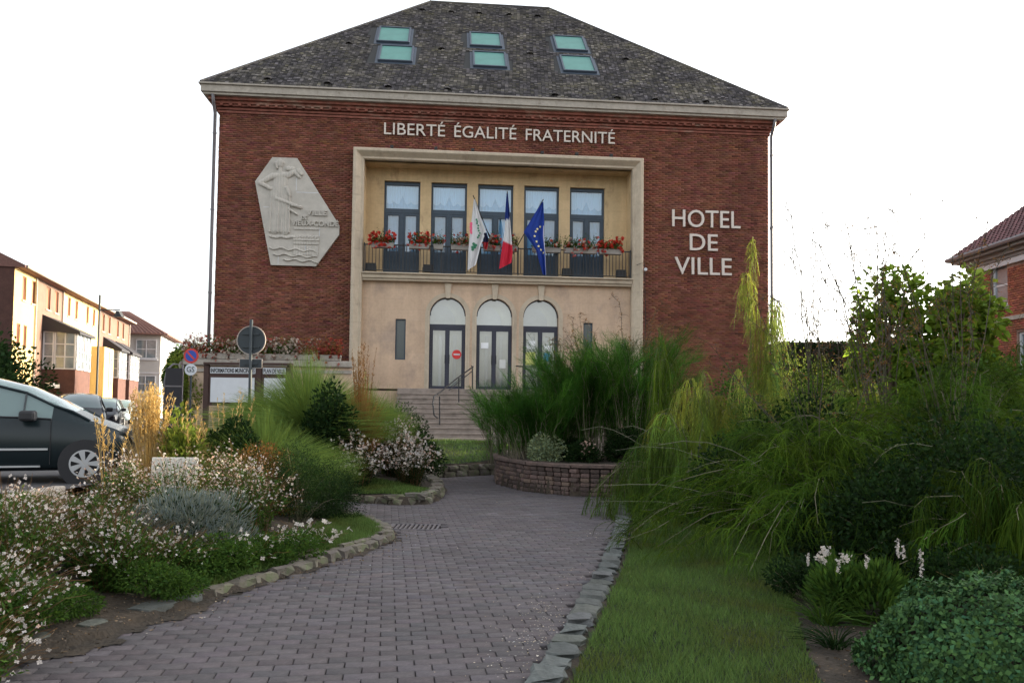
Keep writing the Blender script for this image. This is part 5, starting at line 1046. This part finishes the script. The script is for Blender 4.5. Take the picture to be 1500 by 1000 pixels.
# ------------------------------------------------------------------ row of houses on the left
RA = math.atan2(.963, -.27); RO = np.array([-23.44, 36.7, .24])
def s_of(px): return (13.16/((750-px)/1150-.28)-36.7)*1.0385
m_cream = M('cream render', (.46, .34, .155), .9, noise=[(.8, .08), (6, .05)]); m_pinkw = M('rosy brick', (.145, .088, .068), .9, noise=[(2, .15), (20, .15)]); m_shut = M('brown shutter', (.20, .085, .05), .7)
m_redb = M('dark red brick', (.085, .040, .032), .9, noise=[(3, .2), (25, .2)], bump=(40, .3)); m_whitef = M('white frame', (.50, .51, .54), .5); m_hroof = M('brown roof tile', (.16, .08, .065), .85, noise=(10, .25)); m_blkroof = M('black canopy', (.02, .018, .022), .6)
m_hglass = M('house glass', (.16, .19, .21), .08, spec=.8, noise=(1.2, .4))
def row_house(s0, s1, wallm, label, wins, z1=7.7, rz1=.0, gable=False):
    t = empty('terraced_house', tuple(RO+s0*np.array([-.27, .963, 0])), RA, label, 'house', 'terraced houses on the left'); L = s1-s0
    holes = [(a-s0, b_-s0, c, d) for a, b_, c, d in wins]
    wall_holes(0, L-.02, 0, z1, holes, 0, .14, wallm, 'wall', t)
    MB().box(0, L-.02, .15, 8, 0, z1-.01).build('wall_core', m_redb if gable else wallm, t)
    MB().add([(-.1, -.45, z1), (L+.05, -.45, z1), (L+.05, 4, z1+2.2), (-.1, 4, z1+2.2), (-.1, 8.4, z1), (L+.05, 8.4, z1), (-.1, -.45, z1-.12), (L+.05, -.45, z1-.12), (-.1, 8.4, z1-.12), (L+.05, 8.4, z1-.12)], [(0, 1, 2, 3), (3, 2, 5, 4), (6, 7, 1, 0), (6, 8, 9, 7), (0, 3, 4, 8, 6), (1, 7, 9, 5, 2)]).build('roof', m_hroof, t)
    MB().tube([(0, -.5, z1-.05), (L, -.5, z1-.05)], .07, 8).build('gutter', m_cornice, t)
    MB().tube([(L-.1, -.06, z1-.1), (L-.1, -.06, 0)], .045, 8).build('downpipe', m_cornice, t)
    for (a, b_, c, d) in holes:
        w_ = MB().box(a, a+.06, .06, .13, c, d).box(b_-.06, b_, .06, .13, c, d).box(a+.06, b_-.06, .06, .13, c, c+.06).box(a+.06, b_-.06, .06, .13, d-.06, d).build('window', m_shut, t)
        for k in range(int((d-c-.12)/.1)): MB().box(a+.06, b_-.06, .085, .105, c+.065+k*.1, c+.155+k*.1).build('shutter_slat', m_shut, w_) if d-c > 5 else None
        MB().box(a+.06, b_-.06, .09, .10, c+.06, d-.06).build('shutter', m_shut, w_); MB().box(a-.05, b_+.05, -.05, .02, c-.07, c-.001).build('sill', m_cornice, t)
    return t
def wn(px, z0, z1, wd=.75): s = s_of(px); return (s-wd/2, s+wd/2, z0, z1)
A_ = row_house(s_of(15.5), s_of(48), m_cream, 'near sunlit cream terraced house with a dark brick gable end', [wn(30.5, 6.2, 7.35, .6), wn(44.5, 6.2, 7.35, .6), wn(24, 3.9, 5.0, .5), wn(34, 3.9, 5.0, .5)], gable=True)
MB().prism([(0, 0), (0, 0)], 0, 0) if False else None
g = MB().add([(-.03, .0, 0), (-.03, 8.1, 0), (-.03, 8.1, 7.68), (-.03, 4, 9.75), (-.03, 0, 7.6)], [(0, 1, 2, 3, 4)]).build('gable_wall', m_redb, A_)
B_ = row_house(s_of(48), s_of(88), m_pinkw, 'rosy brick terraced house with the larger glazed bay', [wn(66.5, 6.2, 7.4), wn(78.5, 6.2, 7.4)])
C_ = row_house(s_of(88), s_of(142), m_cream, 'middle cream terraced house with four narrow shuttered windows', [wn(97.5, 6.3, 7.4, .6), wn(108.5, 6.3, 7.4, .6), wn(125, 6.3, 7.4, .6), wn(134.5, 6.3, 7.4, .6)])
D_h = row_house(s_of(142), s_of(187), m_pinkw, 'far rosy brick terraced house with the smaller glazed bay', [wn(148.5, 6.2, 7.4), wn(157.5, 6.2, 7.4), wn(170, 6.2, 7.4), wn(178, 6.2, 7.4)])
def gridwin(t, ax, fixed, a, b_, z0, z1, nu, nv, out=-1, name='window', mat=None):   # window with glazing bars; ax 'x': lies in x (front normal -y), 'y': lies along y (normal -x)
    def bxx(mb, u0, u1, d0, d1, zz0, zz1):
        return mb.box(u0, u1, fixed+min(out*d0, out*d1), fixed+max(out*d0, out*d1), zz0, zz1) if ax == 'x' else mb.box(fixed+min(out*d0, out*d1), fixed+max(out*d0, out*d1), u0, u1, zz0, zz1)
    f = MB(); fw = .07
    bxx(f, a, b_, 0, .06, z0, z0+fw); bxx(f, a, b_, 0, .06, z1-fw, z1); bxx(f, a, a+fw, 0, .06, z0+fw, z1-fw); bxx(f, b_-fw, b_, 0, .06, z0+fw, z1-fw)
    for k in range(1, nu): u = a+(b_-a)*k/nu; bxx(f, u-fw*.45, u+fw*.45, 0, .05, z0+fw, z1-fw)
    for k in range(1, nv): z = z0+(z1-z0)*k/nv; bxx(f, a+fw, b_-fw, 0, .045, z-fw*.4, z+fw*.4)
    w_ = f.build(name, m_whitef, t)
    for i in range(nu):
        for j in range(nv):
            u0, u1 = a+(b_-a)*i/nu+.03, a+(b_-a)*(i+1)/nu-.03; q0_, q1_ = z0+(z1-z0)*j/nv+.03, z0+(z1-z0)*(j+1)/nv-.03; bxx(MB(), u0, u1, .01, .02, q0_, q1_).build('pane', mat or m_hglass, w_)
    return w_
def bay(t, s0, L, e, zb=3.0, zt_=5.0, zr=5.85):
    b_ = empty('glazed_bay'); b_.parent = t; b_.location = (s0, 0, 0)
    MB().box(0, L, -e, -.01, 0, zb).build('brick_base', m_redb, b_)
    MB().box(.1, L-.1, -e+.12, -.01, zb, zt_).build('bay_interior', m_dark, b_)
    gridwin(b_, 'y', .04, -e+.02, -e*.36, zb, zt_, 2, 3, -1); gridwin(b_, 'y', .04, -e*.35, -.03, zb, zt_, 1, 3, -1)
    n = max(1, round(L/1.3))
    for i in range(n): gridwin(b_, 'x', -e, L*i/n+.02, L*(i+1)/n-.22, zb, zt_, 2, 4, -1)
    for i in range(n): MB().box(L*(i+1)/n-.22, L*(i+1)/n, -e, -.01, zb, zt_).build('brick_pier', m_redb, b_)
    MB().add([(-.15, -e-.2, zt_+.02), (L+.1, -e-.2, zt_+.02), (L+.1, 0, zr), (-.15, 0, zr), (-.15, -e-.2, zt_-.12), (L+.1, -e-.2, zt_-.12), (-.15, 0, zt_), (L+.1, 0, zt_)], [(0, 1, 2, 3), (4, 5, 1, 0), (4, 0, 3, 6), (1, 5, 7, 2), (4, 6, 7, 5)]).build('bay_roof', m_blkroof, b_)
    return b_
bay(B_, s_of(60)-s_of(48), 3.2, 1.6)
bay(D_h, s_of(150)-s_of(142), 2.6, 1.0); bay(D_h, s_of(168)-s_of(142), 3.6, 1.0)
wing = MB().box(s_of(129)-s_of(88), s_of(150)-s_of(88)-1.2, -.9, -.01, 0, 4.9).build('stair_wing', m_cream, C_)
gridwin(C_, 'x', -.9, s_of(137)-s_of(88), s_of(141)-s_of(88), 2.2, 4.6, 1, 4, -1)
MB().box(-.5, 3.5, -.9, -.7, 2.0, 2.25).build('lintel_strip', m_cornice, B_)
# stair flight against the first bay
sb = MB().add([(0.2, -1.75, 4.1), (3.2, -1.75, 2.7), (3.2, -1.75, 2.9), (0.2, -1.75, 4.3)], [(0, 1, 2, 3)])
# white house
wh = empty('white_house', (-37.7, 63.7, .24), .27, 'white rendered house with brown tiled roof at the end of the street', 'house')
MB().box(0, 8.4, 0, 8, 0, 7.1).build('wall', M('white render', (.40, .39, .38), .9, noise=(1, .06)), wh); MB().box(-.01, 8.45, -.05, 0, 3.75, 3.85).build('string_course', m_whitef, wh)
MB().add([(-.5, -.6, 7.1), (9., -.6, 7.1), (9., 8.6, 7.1), (-.5, 8.6, 7.1), (3.2, 4, 9.3), (5.2, 4, 9.3), (-.5, -.6, 7.0), (9, -.6, 7.0), (9, 8.6, 7.0), (-.5, 8.6, 7.0)], [(0, 1, 5, 4), (1, 2, 5), (2, 3, 4, 5), (3, 0, 4), (0, 6, 7, 1), (1, 7, 8, 2), (6, 9, 8, 7)]).build('roof', m_hroof, wh)
rr = MB()
for i in range(28):
    x = -.4+i*.34; xt = 3.2+(x+.5)/9.5*2.0; rr.tube([(x, -.62, 7.13), (xt, 3.9, 9.28)], .05, 5)
tag(rr.build('tile_ribs', m_hroof, wh), kind='stuff')
for z0, z1 in ((5.0, 6.6), (2.2, 3.6)): gridwin(wh, 'x', 0., 6.5, 8.1, z0, z1, 2, 2, -1); MB().box(6.4, 8.2, -.1, 0, z0-.12, z0-.01).build('sill', m_whitef, wh)
gridwin(wh, 'x', 0., 2.5, 4.1, 5.0, 6.6, 2, 2, -1)
# street lamp
sp = at(141, 590, 38.); lp = empty('street_lamp', (sp[0], 38., .24), 0, 'slender street lamp with horizontal arm in front of the terraced houses', 'street lamp')
MB().tube([(0, 0, 0), (0, 0, at(141, 432, 38.)[2]-.24)], .05, 8).build('pole', m_gback, lp); za = at(141, 454, 38.)[2]-.24
MB().tube([(0, 0, za), (1.0, 0, za+.02)], .025, 6).build('arm', m_gback, lp); MB().prism([(.75, za-.32), (1.15, za-.32), (1.0, za-.05), (.9, za-.05)], -.15, .15).build('lantern', m_black, lp)

# ------------------------------------------------------------------ right brick house (and an unseen house added to shade the foreground)
m_orbrick = M('orange brick', (.27, .085, .05), .88, noise=[(2, .12), (25, .15)], tint=True); m_rtile = M('plum roof tile', (.11, .042, .045), .8, noise=[(10, .2)], tint=True)
def brick_house(x0, y0, y1, label):
    t = empty('brick_house', (x0, y1, .05), -pi/2, label, 'house'); L = y1-y0      # local x runs towards the camera, local -y faces the garden
    holes = [(1.05, 1.85, 4.80, 6.12), (2.3, 3.3, 2.0, 3.9)]
    wall_holes(0, L, 0, 6.3, holes, .04, .2, m_mortar, 'wall', t); MB().box(0, L, .28, 8, 0, 6.3).build('wall_core', m_redb, t)
    brick_field('bricks', 0, .04, 1, 0, L, .1, 6.0, [(a-.05, b_+.05, c-.1, d+.02) for a, b_, c, d in holes], m_orbrick, t, .21, .06, .012, .03)
    brick_field('bricks', 0, 8, 0, -1, 8, .1, 6.0, [], m_orbrick, t, .21, .06, .012, .03)
    MB().box(-.06, L+.06, -.06, .03, 6.02, 6.2).build('white_band', m_whitef, t)
    MB().box(-.25, L+.25, -.22, 8.2, 6.3, 6.42).box(-.12, L+.12, -.12, 8.1, 6.2, 6.3).box(-.42, L+.42, -.42, 8.4, 6.42, 6.52).build('cornice', M('grey cornice', (.20, .18, .17), .8) if 'grey cornice' not in bpy.data.materials else bpy.data.materials['grey cornice'], t)
    gt = MB()
    gt.tube([(-.5, -.52, 6.58), (L+.5, -.52, 6.58)], .08, 8); gt.tube([(-.5, -.52, 6.58), (-.5, 8.5, 6.58)], .08, 8); gt.build('gutter', m_zinc, t)
    zr = 6.58; hh = 3.6; e = .5; a, b_, c, d = np.array([-e, -e, zr]), np.array([L+e, -e, zr]), np.array([L+e, 8+e, zr]), np.array([-e, 8+e, zr]); mid = (L)/2; r0 = np.array([mid, mid+.0, zr+(mid+e)*.92]); r1 = np.array([mid, 8-mid, zr+(mid+e)*.92])
    MB().add([a, b_, c, d, r0, r1], [(0, 1, 4), (1, 2, 5, 4), (2, 3, 5), (3, 0, 4, 5)]).build('roof', m_rtile, t, tint=True)
    rows = 26; V = []; Fc = []; cols = []
    for (p, q, rr0, rr1) in ((a, b_, r0, r0), (d, a, r1, r0)):
        ux = unit(q-p); Lx = np.linalg.norm(q-p); 
        for r_ in range(rows):
            f = r_/rows; P0 = p+(rr0-p)*f; P1 = q+(rr1-q)*f; n_ = max(1, int(np.linalg.norm(P1-P0)/.22)); up = ((rr0-p)-(ux*((rr0-p)@ux)))/rows; nr = unit(np.cross(ux, up)); nr *= np.sign(nr[2])
            for k in range(n_):
                s0_ = P0+(P1-P0)*k/n_; s1_ = P0+(P1-P0)*(k+.93)/n_; m_ = (s0_+s1_)/2; bI = len(V); V += [s0_+nr*.03, m_+nr*.065, s1_+nr*.03, s1_+up*1.1+nr*.008, m_+up*1.1+nr*.04, s0_+up*1.1+nr*.008]; Fc += [(bI, bI+1, bI+4, bI+5), (bI+1, bI+2, bI+3, bI+4)]; v = random.uniform(.7, 1.35); cols += [(v, v, v)]*6
    tag(mesh_np('roof_tiles', V, Fc, m_rtile, t, col=np.array(cols)), kind='stuff')
    for h in holes:
        w_ = gridwin(t, 'x', .16, h[0], h[1], h[2], h[3], 1, 2, -1); MB().box(h[0]-.1, h[1]+.1, -.10, .06, h[2]-.14, h[2]-.01).build('sill', m_cornice, t)
    MB().box(-.02, L, -.04, .02, 4.3, 4.42).build('string_course', m_cornice, t)
    return t
brick_house(15.2, 21.4, 25.9, 'orange red brick house with plum tiled hip roof at the right frame edge')
brick_house(15.2, 5.0, 16.6, 'unseen neighbouring orange brick house added along the side street to shade the foreground')  # out of view, added to keep the low sun off the foreground
h_ = MB(); P, d = clumps(9000, 1., 1., 0, 30, .9, 0)
hd = empty('flat_hedge', (12.3, 25.5, 0), 0, 'flat topped dark hedge between the town hall and the brick house', 'hedge')
C = np.stack([RNG.uniform(-3.9, 2.6, 9000), RNG.uniform(-.6, .6, 9000), RNG.uniform(.2, 3.75, 9000)], 1); C[:4500, 1] = -.6+RNG.normal(0, .03, 4500); put('foliage', leaves(C, RNG.normal(size=(9000, 3)), .13, .08), l_dark, hd, 4, .25); MB().box(-3.8, 2.5, -.5, .5, 0, 3.7).build('dark_core', m_soil, hd)

# ------------------------------------------------------------------ cars
m_tyre = M('tyre', (.02, .02, .02), .85); m_hub = M('hubcap', (.45, .46, .48), .35, metal=.6); m_cglass = M('car glass', (.10, .15, .15), .06, spec=1.0); m_plast = M('black plastic', (.015, .015, .018), .55); m_lampc = M('lamp glass', (.5, .5, .48), .1, spec=1.)
def car(loc, rz, paint, label, L=4.4, H=1.55, W=.88, van=1., group='parked cars'):
    t = empty('parked_car', loc, rz, label, 'car', group)
    # stations along x (front = +x): x, z bottom, belt z, roof z, roof half width factor, side half width factor
    k = H/1.55
    stn = [(L/2, .42, .56, .58, .60, .58), (L/2-.06, .30, .66, .70, .74, .76), (L/2-.25, .22, .74, .79, .84, .92), (L/2-.6, .20, .84, .91, .84, 1.0), (L/2-.85, .20, .90, 1.04, .80, 1.0), (L/2-1.12, .20, .93, 1.20, .76, 1.0), (L/2-1.5, .20, .95, 1.38, .72, 1.0), (L/2-2.0, .20, .97, 1.50, .70, 1.0), (L/2-2.7, .20, .98, 1.55, .70, 1.0), (L/2-3.4, .22, 1.0, 1.53, .70, 1.0), (-L/2+.35, .25, 1.02, 1.46, .68, .98), (-L/2+.1, .30, 1.0, 1.15, .72, .94), (-L/2, .40, .85, .9, .72, .88)]
    G = []
    for (x, zb, zl, zr, rw, sw) in stn:
        zl, zr = zl*k, zr*k; w_ = W*sw
        half = [(0, zb), (w_*.85, zb), (w_*.97, zb+.08), (w_, zb+(zl-zb)*.5), (w_*.975, zl-.03), (w_*.95, zl), (W*rw*1.04, zr-.08*(zr-zl > .2)), (W*rw*.85, zr-.01), (0, zr+.02)]
        G.append([(x, y, z) for y, z in half])
    nst, nr = len(G), len(G[0]); body = MB(); side = MB(); screen = MB(); rear = MB()
    for s in (1, -1):
        for i in range(nst-1):
            for j in range(nr-1):
                q = [G[i][j], G[i+1][j], G[i+1][j+1], G[i][j+1]]; q = [(a, b_*s, c) for a, b_, c in q]
                dst = body
                if j == 5 and 5 <= i <= 9: dst = side
                if j >= 6 and 4 <= i <= 6: dst = screen
                if j >= 6 and i == 10: dst = rear
                dst.add(q, [(0, 1, 2, 3)])
    for Gc in (G[0], G[-1]): body.add([(a, b_, c) for a, b_, c in Gc]+[(a, -b_, c) for a, b_, c in Gc[::-1]], [tuple(range(2*nr))])
    import bmesh
    def fin(mb, nm, mat, sub=2):
        o = mb.build(nm, mat, t, smooth=True); bm = bmesh.new(); bm.from_mesh(o.data); bmesh.ops.remove_doubles(bm, verts=bm.verts, dist=.001); bmesh.ops.recalc_face_normals(bm, faces=bm.faces); bm.to_mesh(o.data); bm.free(); o.data.polygons.foreach_set('use_smooth', [True]*len(o.data.polygons)); return o
    fin(body, 'body', paint); fin(side, 'side_window', m_cglass); fin(screen, 'windscreen', m_cglass); fin(rear, 'rear_window', m_cglass)
    for s in (1, -1):
        def roofy(i, j, f=0): a = np.array(G[i][j]); return np.array([a[0], s*(a[1]+.012), a[2]])
        MB().tube([roofy(3, 6), roofy(4, 6), roofy(5, 6), roofy(6, 6), roofy(7, 6), roofy(8, 6), roofy(9, 6), roofy(10, 6)], .022, 6).build('roof_frame', paint, t)
        MB().tube([roofy(5, 5), roofy(6, 5), roofy(8, 5), roofy(10, 5)], .014, 6).build('window_trim', m_plast, t)
        for i in (6, 8, 9):
            MB().tube([roofy(i, 5), roofy(i, 6)], .03 if i > 6 else .014, 6).build('pillar', paint if i == 6 else m_plast, t)
        for xw in (L/2-.64, -L/2+.80):
            wh_ = empty('wheel'); wh_.parent = t; wh_.location = (xw, s*(W-.09), .31)
            MB().disc((0, 0), .30, -.10, .105, 28).build('tyre', m_tyre, wh_); MB().disc((0, 0), .37, -.11, .085, 28).build('arch_liner', m_plast, wh_)
            h_ = MB().disc((0, 0), .21, s*.106-.004, s*.106+.004, 28).build('rim_disc', m_plast, wh_)
            hb = MB(); hb.disc((0, 0), .055, s*.112-.01, s*.112+.01, 16)
            for q in range(7):
                a = 2*pi*q/7; c_, s2 = cos(a), sin(a); pr = [(.04*c_-.022*s2, .04*s2+.022*c_), (.195*c_-.045*s2, .195*s2+.045*c_), (.195*c_+.045*s2, .195*s2-.045*c_), (.04*c_+.022*s2, .04*s2-.022*c_)]; hb.prism(pr, s*.112-.006, s*.112+.006)
            n = 28
            for q in range(n):
                a, b_ = 2*pi*q/n, 2*pi*(q+1)/n; y_ = s*.117; hb.add([(.19*cos(a), y_, .19*sin(a)), (.19*cos(b_), y_, .19*sin(b_)), (.215*cos(b_), y_, .215*sin(b_)), (.215*cos(a), y_, .215*sin(a))], [(0, 1, 2, 3)])
            hb.build('hubcap', m_hub, wh_)
        MB().box(L/2-1.52, L/2-1.30, s*(W+.10)-.11, s*(W+.10)+.11, .90*k, 1.05*k).build('wing_mirror', m_plast, t, bevel=.04)
        MB().box(L/2-2.2, L/2-1.92, s*(W+.015)-.015, s*(W+.015)+.015, .80*k, .83*k).build('door_handle', m_hub, t, bevel=.006)
        MB().box(-L/2+1.25, L/2-1.15, s*(W+.004)-.012, s*(W+.004)+.012, .52, .55).build('side_strip', m_hub, t); MB().box(-L/2+1.2, L/2-1.25, s*(W-.03)-.02, s*(W-.03)+.02, .26, .285).build('sill_strip', m_hub, t)
        for xx in (L/2-1.12, L/2-2.30): MB().box(xx-.004, xx+.004, s*(W+.002)-.006, s*(W+.002)+.006, .3, .93*k).build('door_gap', m_plast, t)
        MB().box(L/2-.50, L/2-.16, s*W*.70-.12, s*W*.70+.12, .60, .71).build('headlight', m_lampc, t, bevel=.03)
        MB().box(-L/2-.01, -L/2+.12, s*W*.74-.1, s*W*.74+.1, .8, 1.0).build('tail_light', bpy.data.materials['sign red'], t, bevel=.02)
    MB().box(L/2-.02, L/2+.035, -.45, .45, .42, .52).build('grille', m_plast, t); MB().box(L/2+.03, L/2+.045, -.26, .26, .33, .43).build('number_plate', m_white, t)
    return t
def paint(name, col, metal=.5): return M(name, col, .22, metal=0., spec=.35)
nc = car((-8.45, 12.55, .245), radians(20), paint('dark green blue paint', (.010, .017, .020), .3), 'dark green blue people carrier parked nearest at the left edge, bonnet towards the grass', L=4.5, H=1.66)
car((-16.2, 29.5, .245), radians(-62), paint('black paint', (.015, .018, .022), .2), 'black car with bright windscreen parked behind the nearest car', H=1.6)
car((-19.3, 37., .245), radians(-68), paint('dark navy paint', (.02, .022, .03), .3), 'dark small car in the middle of the far parked cars', L=4.0, H=1.5)
car((-25.2+1.0, 48.5, .245), radians(-70), paint('silver blue paint', (.30, .36, .40), .5), 'silver blue car parked farthest down the street', L=4.0, H=1.45)

# ------------------------------------------------------------------ litter on the path and joint weeds
n = 900; X_ = RNG.uniform(-3., 1.7, n); Y_ = RNG.uniform(3.8, 15, n); k = inside(PATH, X_, Y_) & ((dist(KA, X_, Y_) < .5) | (dist(KE, X_, Y_) < .35) | (RNG.random(n) < .03)); C = np.stack([X_[k], Y_[k], np.full(k.sum(), .004)], 1); m = len(C)
D = np.stack([RNG.normal(size=m), RNG.normal(size=m), np.zeros(m)], 1); D = unit(D); s_ = np.stack([-D[:, 1], D[:, 0], 0*D[:, 0]], 1); Lh = RNG.uniform(.008, .028, (m, 1)); V = np.stack([C, C+D*Lh*.5+s_*Lh*.3+np.array([0, 0, .004]), C+D*Lh, C+D*Lh*.5-s_*Lh*.3+np.array([0, 0, .003])], 1).reshape(-1, 3)
FC = []
for fx, fy, fs, fn in ((.22, 5.2, .16, 200), (.30, 5.8, .18, 200), (.05, 4.7, .14, 90), (.6, 7.0, .25, 90), (.1, 10.2, .7, 120), (.9, 9.6, .4, 110), (-.2, 12.2, .8, 80)):
    q = np.stack([RNG.normal(fx, fs, fn), RNG.normal(fy, fs*1.3, fn), np.full(fn, .0055)], 1); FC.append(q[inside(PATH, q[:, 0], q[:, 1])])
FC = np.concatenate(FC); m2 = len(FC); DD = unit(np.stack([RNG.normal(size=m2), RNG.normal(size=m2), np.zeros(m2)], 1)); SS = np.stack([-DD[:, 1], DD[:, 0], 0*DD[:, 0]], 1); LL = RNG.uniform(.004, .018, (m2, 1))
V = np.concatenate([V, np.stack([FC, FC+DD*LL*.5+SS*LL*.3, FC+DD*LL, FC+DD*LL*.5-SS*LL*.3], 1).reshape(-1, 3)]); m += m2
o = put('fallen_petals', (V, np.arange(4*m).reshape(m, 4)), M('dry petal', (.42, .36, .28), .9, tint=True), None, 4, .4, .1); tag(o, 'pale fallen petals and dry leaf bits along the path edges', 'litter', kind='stuff')
n = 16000; C = np.stack([RNG.uniform(-3.6, 2.4, n), RNG.uniform(3.6, 9.5, n), np.zeros(n)], 1); ka_ = dist(KA, C[:, 0], C[:, 1]); k = (inside(BED_A, C[:, 0], C[:, 1]) & (ka_ < .7)) | (inside(PATH, C[:, 0], C[:, 1]) & (ka_ < np.abs(RNG.normal(.0, .16, n))) & (C[:, 1] < 9.3)) | (inside(RIGHT, C[:, 0], C[:, 1]) & (C[:, 0] > 1.6)); C = C[k]; m = len(C); C[:, 2] = np.maximum(height(C[:, 0], C[:, 1]), .004)+.004
V, Fc = leaves(C, RNG.normal(size=(m, 3))*np.array([1, 1, .25]), RNG.uniform(.01, .035, m), .01); o = put('soil_litter', (V, Fc), M('bark chips', (.14, .10, .065), .95, tint=True), None, 4, .4, .1); tag(o, 'brown leaf litter and chips on the bare soil of the beds', 'litter', kind='stuff')
